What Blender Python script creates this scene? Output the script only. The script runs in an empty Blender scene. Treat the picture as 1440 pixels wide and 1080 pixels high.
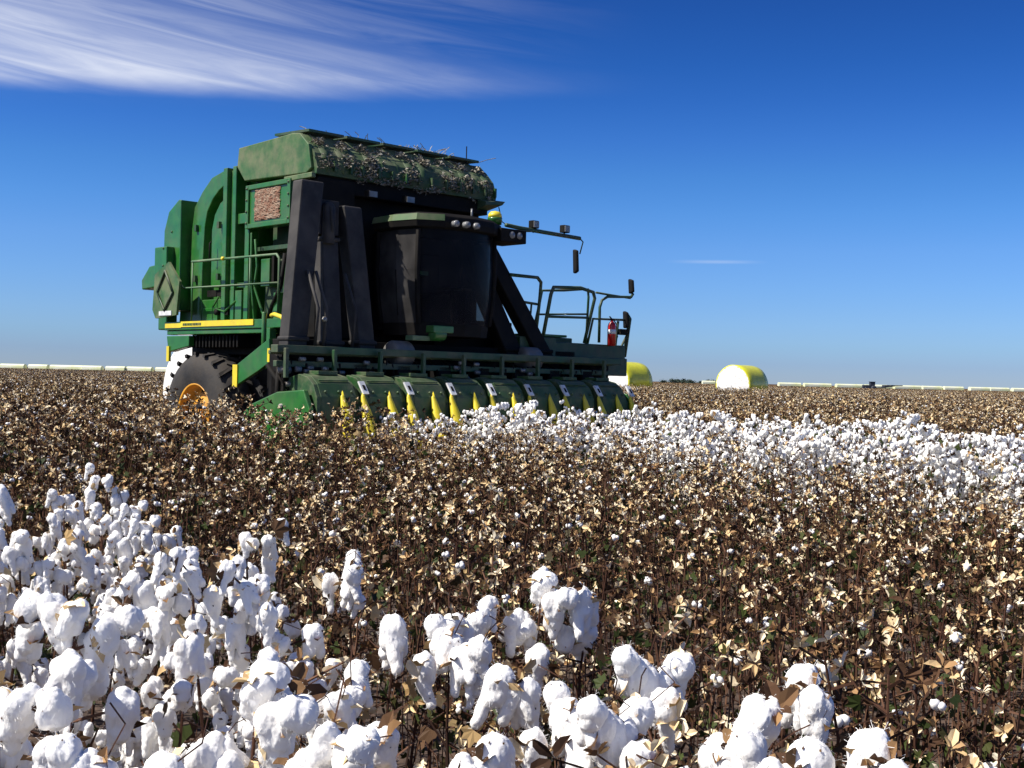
import bpy, bmesh, math, random
from mathutils import Vector, Matrix, noise
R = math.radians
sc = bpy.context.scene
# ------------------------------------------------------------ camera
EYE = Vector((0, 0, 1.65))
cam = bpy.data.cameras.new('camera')
cam.lens = 42.5; cam.sensor_width = 36; cam.clip_start = 0.05; cam.clip_end = 8000
co = bpy.data.objects.new('camera', cam); sc.collection.objects.link(co)
co.matrix_world = Matrix.Translation(EYE) @ Matrix.Rotation(math.pi/2 + R(-.30), 4, 'X') @ Matrix.Rotation(R(1.35), 4, 'Z')
sc.camera = co
# ------------------------------------------------------------ sky and sun
SUN = Vector((-.80, -.24, .98)).normalized()
sun_el = math.asin(SUN.z); sun_rot = math.atan2(SUN.x, SUN.y)
world = bpy.data.worlds.new('World'); sc.world = world; world.use_nodes = True
wt = world.node_tree; wt.nodes.clear()
def NN(t, typ, **kw):
    n = t.nodes.new(typ)
    for k, v in kw.items():
        if k.startswith('i_'): n.inputs[int(k[2:])].default_value = v
        else: setattr(n, k, v)
    return n
def link(t, a, b): t.links.new(a, b)
def mth(t, op, a, b=None, c=None, clamp=False):
    n = t.nodes.new('ShaderNodeMath'); n.operation = op; n.use_clamp = clamp
    for i, v in enumerate((a, b, c)):
        if v is None: continue
        if isinstance(v, (int, float)): n.inputs[i].default_value = v
        else: t.links.new(v, n.inputs[i])
    return n.outputs[0]
def smooth(t, v, lo, hi):
    n = t.nodes.new('ShaderNodeMapRange'); n.interpolation_type = 'SMOOTHSTEP'
    t.links.new(v, n.inputs[0])
    for i, q in ((1, lo), (2, hi)):
        if isinstance(q, (int, float)): n.inputs[i].default_value = q
        else: t.links.new(q, n.inputs[i])
    return n.outputs[0]
sky = NN(wt, 'ShaderNodeTexSky', sky_type='NISHITA', sun_disc=False, sun_elevation=sun_el, sun_rotation=sun_rot,
         altitude=1500, air_density=1.0, dust_density=0.25, ozone_density=4.0)
hs = NN(wt, 'ShaderNodeHueSaturation'); hs.inputs['Saturation'].default_value = 1.32
gm = NN(wt, 'ShaderNodeGamma'); gm.inputs[1].default_value = 1.0
link(wt, sky.outputs[0], hs.inputs['Color']); link(wt, hs.outputs[0], gm.inputs[0])
tc = NN(wt, 'ShaderNodeTexCoord'); sx = NN(wt, 'ShaderNodeSeparateXYZ'); link(wt, tc.outputs['Generated'], sx.inputs[0])
az = mth(wt, 'ARCTAN2', sx.outputs[0], sx.outputs[1]); el = mth(wt, 'ARCSINE', sx.outputs[2])
# cirrus: streaks slightly falling to the right, sharp lower edge, fading upwards and to the right
vs = mth(wt, 'ADD', el, mth(wt, 'MULTIPLY', az, .135))
cb = NN(wt, 'ShaderNodeCombineXYZ'); link(wt, mth(wt, 'MULTIPLY', az, 4.5), cb.inputs[0]); link(wt, mth(wt, 'MULTIPLY', vs, 52.), cb.inputs[1])
n1 = NN(wt, 'ShaderNodeTexNoise'); n1.inputs['Scale'].default_value = 1.0; n1.inputs['Detail'].default_value = 11; n1.inputs['Roughness'].default_value = .60; n1.inputs['Distortion'].default_value = .9
link(wt, cb.outputs[0], n1.inputs['Vector'])
cb2 = NN(wt, 'ShaderNodeCombineXYZ'); link(wt, mth(wt, 'MULTIPLY', az, 9), cb2.inputs[0]); link(wt, mth(wt, 'MULTIPLY', el, 22.), cb2.inputs[1])
n2 = NN(wt, 'ShaderNodeTexNoise'); n2.inputs['Scale'].default_value = 1.0; n2.inputs['Detail'].default_value = 4
link(wt, cb2.outputs[0], n2.inputs['Vector'])
edge = mth(wt, 'ADD', mth(wt, 'MULTIPLY', az, .045), mth(wt, 'ADD', .2330, mth(wt, 'MULTIPLY', mth(wt, 'SUBTRACT', n2.outputs[0], .5), .012)))
dz = mth(wt, 'SUBTRACT', el, edge)
low = smooth(wt, dz, -.010, .012)
topfade = mth(wt, 'SUBTRACT', 1.0, smooth(wt, mth(wt, 'ADD', dz, mth(wt, 'MULTIPLY', az, .20)), -.050, .034))
right = mth(wt, 'SUBTRACT', 1.0, smooth(wt, az, -.22, .20))
body = mth(wt, 'ADD', .46, mth(wt, 'MULTIPLY', smooth(wt, n1.outputs[0], .32, .75), .62))
cl = mth(wt, 'MULTIPLY', mth(wt, 'MULTIPLY', low, topfade), mth(wt, 'MULTIPLY', right, body))
veil = mth(wt, 'MULTIPLY', mth(wt, 'MULTIPLY', smooth(wt, dz, -.02, .06), mth(wt, 'SUBTRACT', 1.0, smooth(wt, az, -.42, .12))), mth(wt, 'MULTIPLY', smooth(wt, n1.outputs[0], .28, .85), .50))
wisp = mth(wt, 'MULTIPLY', mth(wt, 'MULTIPLY', smooth(wt, mth(wt, 'ABSOLUTE', mth(wt, 'SUBTRACT', el, .098)), .0022, .0), smooth(wt, mth(wt, 'ABSOLUTE', mth(wt, 'SUBTRACT', az, .165)), .045, .0)), .22)
cf = mth(wt, 'MAXIMUM', mth(wt, 'MAXIMUM', mth(wt, 'MULTIPLY', cl, .82), veil), wisp, clamp=True)
mx = NN(wt, 'ShaderNodeMixRGB'); 
grade = NN(wt, 'ShaderNodeValToRGB'); link(wt, mth(wt, 'MULTIPLY', el, 2.0), grade.inputs[0]); ge_ = grade.color_ramp.elements
for i, (p_, c_) in enumerate([(0.0306, (0.273, 0.341, 0.574)), (0.0600, (0.307, 0.390, 0.595)), (0.0953, (0.357, 0.435, 0.636)), (0.1541, (0.415, 0.482, 0.673)), (0.2129, (0.472, 0.514, 0.691)), (0.2718, (0.457, 0.522, 0.691)), (0.3306, (0.430, 0.500, 0.669)), (0.3894, (0.385, 0.445, 0.655)), (0.4482, (0.325, 0.395, 0.617)), (0.5071, (0.288, 0.360, 0.578)), (0.6071, (0.277, 0.313, 0.520))]):
    e_ = ge_[i] if i < 2 else ge_.new(p_)
    e_.position = p_; e_.color = (*c_, 1)
g1 = NN(wt, 'ShaderNodeMixRGB'); g1.blend_type = 'MULTIPLY'; g1.inputs[0].default_value = 1; link(wt, gm.outputs[0], g1.inputs[1]); link(wt, grade.outputs[0], g1.inputs[2])
g2 = NN(wt, 'ShaderNodeMixRGB'); g2.blend_type = 'MULTIPLY'; g2.inputs[0].default_value = 1; link(wt, g1.outputs[0], g2.inputs[1]); g2.inputs[2].default_value = (2, 2, 2, 1)
link(wt, cf, mx.inputs[0]); link(wt, g2.outputs[0], mx.inputs[1]); mx.inputs[2].default_value = (8.5, 9.0, 10.3, 1)
bg = NN(wt, 'ShaderNodeBackground'); bg.inputs[1].default_value = .0685
wo = NN(wt, 'ShaderNodeOutputWorld'); link(wt, mx.outputs[0], bg.inputs[0]); link(wt, bg.outputs[0], wo.inputs[0])
sl = bpy.data.lights.new('sun', 'SUN'); sl.energy = 5.0; sl.angle = R(.55); sl.color = (1, .955, .88)
so = bpy.data.objects.new('sun', sl); sc.collection.objects.link(so); so.rotation_euler = SUN.to_track_quat('Z', 'Y').to_euler()
sc.view_settings.view_transform = 'Standard'; sc.view_settings.look = 'None'
sc.view_settings.exposure = 0.45; sc.view_settings.gamma = 1; sc.view_settings.use_curve_mapping = False
sc.cycles.max_bounces = 5; sc.cycles.diffuse_bounces = 3; sc.cycles.glossy_bounces = 3; sc.cycles.transparent_max_bounces = 6
col = sc.collection
# ------------------------------------------------------------ materials
def mat(name, c, rough=.6, metal=0., c2=None, scale=6., dust=None, dustamt=.0, spec=.5, bump=0., coat=0., detail=5, lo=.35, hi=.65, bscale=None, dscale=2.2):
    m = bpy.data.materials.new(name); m.use_nodes = True; t = m.node_tree; b = t.nodes['Principled BSDF']
    b.inputs['Roughness'].default_value = rough; b.inputs['Metallic'].default_value = metal
    b.inputs['Specular IOR Level'].default_value = spec; b.inputs['Coat Weight'].default_value = coat
    g = NN(t, 'ShaderNodeTexCoord').outputs['Object']
    cur = None
    if c2 is None: c2 = tuple(x*.75 for x in c)
    n = NN(t, 'ShaderNodeTexNoise'); n.inputs['Scale'].default_value = scale; n.inputs['Detail'].default_value = detail; link(t, g, n.inputs['Vector'])
    mr = smooth(t, n.outputs[0], lo, hi)
    x = NN(t, 'ShaderNodeMixRGB'); link(t, mr, x.inputs[0]); x.inputs[1].default_value = (*c, 1); x.inputs[2].default_value = (*c2, 1); cur = x.outputs[0]
    if dust:
        n2 = NN(t, 'ShaderNodeTexNoise'); n2.inputs['Scale'].default_value = dscale; n2.inputs['Detail'].default_value = 9; n2.inputs['Roughness'].default_value = .65; link(t, g, n2.inputs['Vector'])
        ge = NN(t, 'ShaderNodeNewGeometry'); sz = NN(t, 'ShaderNodeSeparateXYZ'); link(t, ge.outputs['Normal'], sz.inputs[0])
        up = mth(t, 'MULTIPLY', smooth(t, sz.outputs[2], .0, .9), .5)
        f = mth(t, 'MULTIPLY', mth(t, 'ADD', smooth(t, n2.outputs[0], .36, .7), up), dustamt, clamp=True)
        x2 = NN(t, 'ShaderNodeMixRGB'); link(t, f, x2.inputs[0]); link(t, cur, x2.inputs[1]); x2.inputs[2].default_value = (*dust, 1); cur = x2.outputs[0]
        r = mth(t, 'ADD', mth(t, 'MULTIPLY', f, .5), rough, clamp=True); link(t, r, b.inputs['Roughness'])
    link(t, cur, b.inputs['Base Color'])
    if bump:
        n3 = NN(t, 'ShaderNodeTexNoise'); n3.inputs['Scale'].default_value = bscale or scale*4; n3.inputs['Detail'].default_value = 4; link(t, g, n3.inputs['Vector'])
        bp = NN(t, 'ShaderNodeBump'); bp.inputs['Strength'].default_value = bump; bp.inputs['Distance'].default_value = .02; link(t, n3.outputs[0], bp.inputs['Height']); link(t, bp.outputs[0], b.inputs['Normal'])
    return m
DUST = (.22, .17, .115)
M = {}
M['green'] = mat('green_paint', (.019, .150, .017), .34, c2=(.015, .116, .015), dust=DUST, dustamt=.20, coat=.25, bump=.03, bscale=9)
M['green_hood'] = mat('dusty_green_paint', (.026, .115, .020), .5, c2=(.022, .09, .018), dust=(.27, .24, .14), dustamt=.5, coat=.1)
M['green_dark'] = mat('grimy_green_paint', (.010, .070, .022), .45, c2=(.008, .05, .016), dust=DUST, dustamt=.35)
M['unit'] = mat('scuffed_unit_green', (.012, .075, .014), .5, c2=(.010, .055, .012), dust=(.20, .18, .11), dustamt=.42, scale=9, dscale=5)
M['yellow'] = mat('yellow_paint', (.85, .68, .02), .4, c2=(.75, .58, .03), dust=DUST, dustamt=.15)
M['duct'] = mat('black_duct_plastic', (.024, .0225, .0215), .6, c2=(.036, .034, .032), dust=(.20, .18, .16), dustamt=.22, spec=.22, dscale=1.3)
M['black'] = mat('black_steel', (.005, .0045, .004), .7, c2=(.008, .007, .006), dust=(.08, .065, .05), dustamt=.12, spec=.15)
M['hole'] = mat('dark_interior', (.004, .004, .004), .9, spec=.1)
M['rubber'] = mat('tyre_rubber', (.014, .013, .013), .75, c2=(.022, .02, .018), dust=(.12, .095, .07), dustamt=.28, bump=.2)
M['rim'] = mat('yellow_rim', (.80, .36, .02), .45, dust=DUST, dustamt=.25)
M['steel'] = mat('worn_steel', (.28, .28, .27), .45, metal=.6, dust=DUST, dustamt=.4)
M['lint_dust'] = mat('caught_lint', (.42, .40, .33), .95, c2=(.16, .13, .09), scale=22, spec=.1, bump=.6)
M['screen'] = mat('lint_clogged_screen', (.23, .12, .08), .95, c2=(.34, .25, .18), scale=16, spec=.1, bump=.8)
M['white'] = mat('white_sticker', (.78, .78, .76), .5)
M['red'] = mat('red_enamel', (.62, .015, .012), .3, coat=.3)
M['lamp'] = mat('lamp_lens', (.26, .26, .25), .15)
M['rail'] = mat('green_rail_paint', (.035, .12, .045), .45, c2=(.05, .14, .05), dust=(.35, .36, .22), dustamt=.35)
M['lint'] = mat('cotton_lint', (.945, .925, .885), .95, c2=(.92, .89, .84), scale=30, spec=.08, bump=.12, bscale=90)
M['lint_far'] = mat('cotton_lint_loose', (.93, .91, .87), .95, c2=(.86, .83, .77), scale=25, spec=.08)
M['bale_cotton'] = mat('pressed_cotton', (.86, .85, .82), .95, c2=(.70, .68, .63), scale=7, spec=.08, bump=.7, bscale=25, lo=.45, hi=.75)
M['wrap'] = mat('yellow_wrap', (.74, .72, .03), .32, c2=(.66, .62, .03), scale=4, bump=.25, bscale=6, coat=.2)
M['wrap_pale'] = mat('pale_module_cover', (.80, .80, .60), .5, c2=(.70, .72, .38), scale=.35)
M['far_dark'] = mat('distant_machine_paint', (.03, .035, .05), .6)
M['far_leaf'] = mat('distant_foliage', (.045, .07, .045), .9, c2=(.03, .045, .035), scale=.4)
# glass: dusty dark tinted cab window, side pane lightened as if sunlit
def glass(nm, c0, c1, al):
    m = bpy.data.materials.new(nm); m.use_nodes = True; t = m.node_tree; b = t.nodes['Principled BSDF']
    g = NN(t, 'ShaderNodeTexCoord').outputs['Object']
    n = NN(t, 'ShaderNodeTexNoise'); n.inputs['Scale'].default_value = 2.5; n.inputs['Detail'].default_value = 8; link(t, g, n.inputs['Vector'])
    x = NN(t, 'ShaderNodeMixRGB'); link(t, smooth(t, n.outputs[0], .3, .8), x.inputs[0]); x.inputs[1].default_value = (*c0, 1); x.inputs[2].default_value = (*c1, 1)
    link(t, x.outputs[0], b.inputs['Base Color']); b.inputs['Roughness'].default_value = .3
    b.inputs['Alpha'].default_value = al; b.inputs['Specular IOR Level'].default_value = .07
    return m
M['glass'] = glass('dark_tinted_glass', (.006, .007, .010), (.022, .021, .024), .7)
M['glass_dusty_sunlit'] = glass('dusty_sunlit_side_glass', (.032, .030, .029), (.085, .08, .075), .9)  # dust plus the sun on the side pane, both put into the colour
# plant materials read a per-face 'tint' attribute and vary a little per plant
def tinted(name, stops, rough=.85, rnd=.25, spec=.15, trans=0.):
    m = bpy.data.materials.new(name); m.use_nodes = True; t = m.node_tree; b = t.nodes['Principled BSDF']
    a = NN(t, 'ShaderNodeAttribute'); a.attribute_name = 'tint'
    oi = NN(t, 'ShaderNodeObjectInfo')
    f = mth(t, 'ADD', a.outputs['Fac'], mth(t, 'MULTIPLY', mth(t, 'SUBTRACT', oi.outputs['Random'], .5), rnd), clamp=True)
    r = NN(t, 'ShaderNodeValToRGB'); link(t, f, r.inputs[0])
    e = r.color_ramp.elements
    e[0].position = stops[0][0]; e[0].color = (*stops[0][1], 1); e[1].position = stops[-1][0]; e[1].color = (*stops[-1][1], 1)
    for p, c in stops[1:-1]: q = e.new(p); q.color = (*c, 1)
    link(t, r.outputs[0], b.inputs['Base Color']); b.inputs['Roughness'].default_value = rough; b.inputs['Specular IOR Level'].default_value = spec
    return m
M['stem'] = tinted('dry_cotton_stem', [(0, (.018, .011, .008)), (.6, (.075, .033, .020)), (1, (.19, .10, .06))])
M['bur'] = tinted('dry_bur', [(0, (.030, .016, .010)), (.38, (.095, .048, .025)), (.54, (.36, .21, .095)), (.68, (.74, .55, .29)), (1, (.90, .79, .58))], rnd=.15)
M['leaf'] = tinted('cotton_leaf', [(0, (.022, .032, .010)), (.38, (.06, .078, .02)), (.56, (.05, .030, .015)), (.74, (.11, .055, .025)), (.84, (.46, .30, .13)), (1, (.76, .58, .30))], rough=.6)
# ------------------------------------------------------------ mesh helpers
class MB:
    def __init__(s): s.g = []; s.v = []; s.f = []; s.m = []; s.t = []; s.sm = []
    def add(s, vs, fs, mi=0, tint=.5, smooth=False):
        o = len(s.v); s.g.append((len(s.v), len(s.f))); s.v += [tuple(v) for v in vs]
        for f in fs:
            s.f.append(tuple(i + o for i in f)); s.m.append(mi); s.t.append(tint); s.sm.append(smooth)
        return s
    def merge(s, o, mx=None):
        k = len(s.v); s.v += [tuple(mx @ Vector(v)) for v in o.v] if mx else o.v
        s.f += [tuple(i + k for i in f) for f in o.f]; s.m += o.m; s.t += o.t; s.sm += o.sm
        return s
    def box(s, x0, x1, y0, y1, z0, z1, mi=0):
        return s.add([(x, y, z) for x in (x0, x1) for y in (y0, y1) for z in (z0, z1)],
                     [(0, 1, 3, 2), (4, 6, 7, 5), (0, 4, 5, 1), (2, 3, 7, 6), (0, 2, 6, 4), (1, 5, 7, 3)], mi)
    def hexa(s, a, b, mi=0):   # two quads (4 points each), joined
        return s.add(list(a) + list(b), [(3, 2, 1, 0), (4, 5, 6, 7), (0, 1, 5, 4), (1, 2, 6, 5), (2, 3, 7, 6), (3, 0, 4, 7)], mi)
    def prism(s, poly, x0, x1, mi=0):   # poly of (y, z) extruded along x
        n = len(poly); vs = [(x0, y, z) for y, z in poly] + [(x1, y, z) for y, z in poly]
        fs = [tuple(range(n)), tuple(range(2*n-1, n-1, -1))] + [(i, i + n, (i+1) % n + n, (i+1) % n) for i in range(n)]
        return s.add(vs, fs, mi)
    def tube(s, pts, r, n=8, mi=0, tint=.5, cap=True):
        pts = [Vector(p) for p in pts]; k = len(pts); rr = r if isinstance(r, (list, tuple)) else [r]*k
        vs = []; up = None
        for i, p in enumerate(pts):
            d = ((pts[min(i+1, k-1)] - p).normalized() + (p - pts[max(i-1, 0)]).normalized())
            d = d.normalized() if d.length > 1e-6 else Vector((0, 0, 1))
            a = d.orthogonal().normalized() if up is None else (up - d*up.dot(d)).normalized()
            up = a; b = d.cross(a)
            for j in range(n):
                w = 2*math.pi*j/n; vs.append(p + (a*math.cos(w) + b*math.sin(w))*rr[i])
        fs = [(i*n+j, i*n+(j+1) % n, (i+1)*n+(j+1) % n, (i+1)*n+j) for i in range(k-1) for j in range(n)]
        if cap and n > 3: fs += [tuple(range(n-1, -1, -1)), tuple((k-1)*n+j for j in range(n))]
        return s.add(vs, fs, mi, tint, n > 5)
    def lathe(s, prof, n=32, mi=0, axis='x', c=(0, 0, 0), sm=True, caps=True):   # prof of (along, radius)
        vs = []
        for a, r in prof:
            for j in range(n):
                w = 2*math.pi*j/n; p = {'x': (a, r*math.cos(w), r*math.sin(w)), 'z': (r*math.cos(w), r*math.sin(w), a), 'y': (r*math.sin(w), a, r*math.cos(w))}[axis]
                vs.append((p[0]+c[0], p[1]+c[1], p[2]+c[2]))
        k = len(prof)
        fs = [(i*n+j, i*n+(j+1) % n, (i+1)*n+(j+1) % n, (i+1)*n+j) for i in range(k-1) for j in range(n)]
        if caps and prof[0][1] > 1e-5: fs.append(tuple(range(n)))
        if caps and prof[-1][1] > 1e-5: fs.append(tuple((k-1)*n+j for j in range(n-1, -1, -1)))
        return s.add(vs, fs, mi, .5, sm)
    def mesh(s, name, mats):
        me = bpy.data.meshes.new(name); me.from_pydata(s.v, [], s.f)
        for m in mats: me.materials.append(m)
        me.polygons.foreach_set('material_index', s.m); me.polygons.foreach_set('use_smooth', s.sm)
        a = me.attributes.new('tint', 'FLOAT', 'FACE'); a.data.foreach_set('value', s.t)
        me.update()
        return me
    def build(s, name, mats, parent=None, bevel=0., fixn=True):
        if not isinstance(mats, (list, tuple)): mats = [mats]
        me = s.mesh(name, mats)
        if fixn:
            bm = bmesh.new(); bm.from_mesh(me); bmesh.ops.recalc_face_normals(bm, faces=bm.faces); bm.to_mesh(me); bm.free()
        o = bpy.data.objects.new(name, me); col.objects.link(o); o.parent = parent
        if bevel:
            b = o.modifiers.new('b', 'BEVEL'); b.width = bevel; b.segments = 2; b.limit_method = 'ANGLE'; b.angle_limit = R(40); b.harden_normals = False
        return o
def each(b, name, mats, parent=None, bevel=0.):   # every shape of b as an object of its own
    gs = b.g + [(len(b.v), len(b.f))]; out = []
    for (v0, f0), (v1, f1) in zip(gs, gs[1:]):
        q = MB(); q.add(b.v[v0:v1], [tuple(i-v0 for i in f) for f in b.f[f0:f1]]); q.m = b.m[f0:f1]; q.t = b.t[f0:f1]; q.sm = b.sm[f0:f1]
        out.append(q.build(name, mats, parent, bevel))
    return out
def tag(o, label=None, cat=None, group=None, kind=None):
    if label: o['label'] = label
    if cat: o['category'] = cat
    if group: o['group'] = group
    if kind: o['kind'] = kind
    return o
def empty(name, loc=(0, 0, 0), rz=0, parent=None):
    o = bpy.data.objects.new(name, None); o.empty_display_size = .2; o.location = loc; o.rotation_euler = (0, 0, rz); col.objects.link(o); o.parent = parent
    return o
def copy_tree(o, parent=None):
    c = o.copy(); col.objects.link(c); c.parent = parent
    for ch in kids.get(o, ()): copy_tree(ch, c)
    return c
kids = {}
def index_kids(root):
    for ch in root.children: kids.setdefault(root, []).append(ch); index_kids(ch)
# local frame of the rows and the picker: X along the header, Y backwards, Z up
ANG = R(43.7); ORI = Vector((-2.45, 15.1, 0)); UX = Vector((math.cos(ANG), math.sin(ANG), 0)); UY = Vector((-math.sin(ANG), math.cos(ANG), 0))
def LW(x, y, z=0): return ORI + UX*x + UY*y + Vector((0, 0, z))
def toL(p): d = p - ORI; return d.dot(UX), d.dot(UY)
# ------------------------------------------------------------ ground
def ground():
    m = bpy.data.materials.new('field_soil'); m.use_nodes = True; t = m.node_tree; b = t.nodes['Principled BSDF']
    g = NN(t, 'ShaderNodeTexCoord').outputs['Object']
    n = NN(t, 'ShaderNodeTexNoise'); n.inputs['Scale'].default_value = 9; n.inputs['Detail'].default_value = 10; link(t, g, n.inputs['Vector'])
    n2 = NN(t, 'ShaderNodeTexNoise'); n2.inputs['Scale'].default_value = .02; n2.inputs['Detail'].default_value = 5; link(t, g, n2.inputs['Vector'])
    x = NN(t, 'ShaderNodeMixRGB'); link(t, smooth(t, n.outputs[0], .35, .7), x.inputs[0]); x.inputs[1].default_value = (.050, .032, .022, 1); x.inputs[2].default_value = (.115, .072, .048, 1)
    y = NN(t, 'ShaderNodeMixRGB'); link(t, smooth(t, n2.outputs[0], .4, .6), y.inputs[0]); y.inputs[1].default_value = (1, 1, 1, 1); y.inputs[2].default_value = (.72, .70, .74, 1)
    z = NN(t, 'ShaderNodeMixRGB'); z.blend_type = 'MULTIPLY'; z.inputs[0].default_value = 1; link(t, x.outputs[0], z.inputs[1]); link(t, y.outputs[0], z.inputs[2])
    link(t, z.outputs[0], b.inputs['Base Color']); b.inputs['Roughness'].default_value = .95
    bp = NN(t, 'ShaderNodeBump'); bp.inputs['Strength'].default_value = .6; bp.inputs['Distance'].default_value = .05; link(t, n.outputs[0], bp.inputs['Height']); link(t, bp.outputs[0], b.inputs['Normal'])
    mb = MB(); mb.add([(-4000, -400, 0), (4000, -400, 0), (4000, 5000, 0), (-4000, 5000, 0)], [(0, 1, 2, 3)])
    tag(mb.build('ground', m), 'dark brown soil of the cotton field under the plants', 'ground', kind='structure')
ground()
def bank():   # low raised headland the finished bales are set down on, and the turning road along it
    b = MB(); x0, x1, n = -260, 260, 130; rows = ((70, 0), (72, .26), (74.5, .33), (79, .33), (81.5, .24), (84, 0)); vs = []
    for i in range(n+1):
        x = x0 + (x1-x0)*i/n
        for y, z in rows: vs.append((x, y + .5*math.sin(x*.05) + x*.02, z - .003 if z == 0 else z + .03*noise.noise(Vector((x*.3, y, 0)))))
    m = len(rows); b.add(vs, [(i*m+j, (i+1)*m+j, (i+1)*m+j+1, i*m+j+1) for i in range(n) for j in range(m-1)], smooth=True)
    tag(b.build('headland_road', mat('headland_soil', (.16, .11, .075), .95, c2=(.10, .07, .05), scale=1.5, bump=.4)), 'low dusty earth headland where the round bales stand', 'road', kind='structure')
bank()
# ------------------------------------------------------------ the picker (local frame: X along the header, Y backwards)
pk = empty('cotton_picker', ORI, ANG)
tag(pk, 'big green cotton picker with black air ducts working through the white cotton', 'cotton picker')
rnd = random.Random(5)
# module chamber: a recessed green box with plates, posts and hood in front of it
XL, XR = .95, 4.28
b = MB()
b.prism([(3.3, 2.35), (3.3, 4.5), (3.9, 4.72), (4.42, 4.56), (4.9, 4.22), (5.35, 3.9), (5.55, 3.0), (5.6, 2.35)], 1.12, 4.12)
b.prism([(1.95, 2.35), (1.95, 4.45), (3.298, 4.5), (3.298, 2.35)], 1.75, 3.9)
for xa, xb in ((XL, 1.118), (4.122, XR)):   # side plates leave the deep arched groove
    ring = [(4.90, 2.42), (4.95, 3.2), (4.93, 3.9), (4.86, 4.24), (4.62, 4.47), (4.34, 4.66), (3.84, 4.76)]
    inner = [(3.84, 4.55), (4.20, 4.42), (4.42, 4.20), (4.53, 3.9), (4.58, 3.2), (4.58, 2.42)]
    pts = ring; q = [(4.58, 2.42), (4.58, 3.2), (4.53, 3.9), (4.46, 4.14), (4.30, 4.32), (4.12, 4.44), (3.84, 4.55)]
    b.prism(pts + q[::-1], xa, xb)
    b.prism([(3.84, 2.95), (4.36, 2.95), (4.36, 3.85), (4.28, 4.08), (4.12, 4.25), (3.84, 4.36)], xa+.03, xb)
    b.prism([(3.84, 2.42), (4.58, 2.42), (4.58, 2.76), (3.84, 2.76)], xa+.01, xb)
chamber = b.build('module_chamber', M['green'], pk, .012)
b = MB()
for y0, y1 in ((3.46, 3.56), (3.72, 3.835)): b.box(XL-.09, XL+.10, y0, y1, 2.42, 4.74)
b.box(XL-.02, XL+.06, 3.562, 3.718, 2.42, 4.70)
b.box(XL-.07, XL+.10, 3.10, 3.22, 2.42, 3.98); b.box(XL-.05, XL+.06, 3.221, 3.459, 3.86, 4.02); b.box(XL-.05, XL+.06, 3.221, 3.459, 2.9, 2.98)
for y0, y1 in ((3.46, 3.56), (3.72, 3.835)): b.box(XR-.10, XR+.09, y0, y1, 2.42, 4.74)
each(b, 'frame_post', M['green'], pk, .01)
b = MB(); b.prism([(5.02, 2.6), (5.02, 4.36), (5.10, 4.37), (5.42, 4.20), (5.56, 3.9), (5.58, 2.6)], .80, 4.42); b.box(.66, .80, 5.2, 5.60, 2.55, 3.62)
rg = b.build('rear_gate', M['green'], pk, .015)
b = MB(); b.prism([(5.62, 3.02), (5.62, 3.40), (6.15, 3.36), (6.42, 3.14), (6.40, 2.98)], .85, 4.3); b.box(.9, 1.1, 5.62, 5.9, 2.3, 3.0)
b.build('rear_hood', M['green'], pk, .02)
# diamond-braced plate with a pale sticker at its foot
b = MB(); b.prism([(4.58, 2.50), (4.50, 3.02), (4.86, 3.34), (5.30, 3.16), (5.36, 2.60), (5.25, 2.46)], .52, .56)
dp = b.build('braced_plate', M['green_hood'], pk)
b = MB(); dd = [(.505, 4.68, 2.86), (.505, 4.93, 3.20), (.505, 5.20, 2.88), (.505, 4.94, 2.58), (.505, 4.68, 2.86)]
b.tube(dd, .022, 6); b.build('brace', M['green_dark'], dp)
b = MB(); b.box(.508, .518, 4.72, 5.12, 2.50, 2.57); b.build('sticker', M['white'], dp)
# hood over the accumulator, its roller-like humps and caught lint
b = MB()
b.prism([(1.62, 4.44), (3.24, 4.49), (3.46, 4.72), (3.42, 5.00), (2.0, 5.04), (1.80, 5.02), (1.58, 4.84), (1.50, 4.50)], XL-.08, XL-.02)
b.prism([(1.62, 4.44), (3.24, 4.49), (3.46, 4.72), (3.42, 4.99), (2.0, 5.03), (1.80, 5.01), (1.60, 4.83), (1.52, 4.50)], XL-.02, XR+.02)
b.box(XL-.10, XL-.03, 1.45, 2.15, 4.36, 4.435)
hood = b.build('hood', M['green_hood'], pk, .012)
b = MB(); prof = [(1.44, 4.42), (1.42, 4.52), (1.50, 4.72), (1.68, 4.90), (1.93, 5.015)]
b.prism(prof + [(1.95, 4.80), (1.7, 4.60), (1.55, 4.42)], XL-.03, XR+.03)
for k in range(13):
    xx = XL + .12 + k*.257 + rnd.uniform(-.03, .03); w = rnd.uniform(.065, .095)
    b.tube([(xx, 1.50, 4.46), (xx, 1.49, 4.55), (xx+.02, 1.56, 4.70), (xx, 1.74, 4.85), (xx, 1.98, 4.93)], [w*.8, w*rnd.uniform(.8, 1.1), w*1.1, w*.9, w*.7], 9)
    b.box(xx+.11, xx+.14, 1.38, 1.7, 4.48, 4.62)
fr = b.build('front_roof', M['unit'], hood)
b = MB()
for k in range(5):
    x0 = XL+.02 + k*.655; b.hexa([(x0, 1.72, 5.05), (x0+.60, 1.72, 5.05), (x0+.60, 2.6, 5.09), (x0, 2.6, 5.09)], [(x0, 1.72, 5.085), (x0+.60, 1.72, 5.085), (x0+.60, 2.6, 5.125), (x0, 2.6, 5.125)])
each(b, 'roof_flap', M['green_dark'], hood)
b = MB(); lr = random.Random(11)
hp_ = [Vector((0, 1.40, 4.44)), Vector((0, 1.36, 4.56)), Vector((0, 1.43, 4.77)), Vector((0, 1.64, 4.97)), Vector((0, 1.96, 5.05))]
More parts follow.
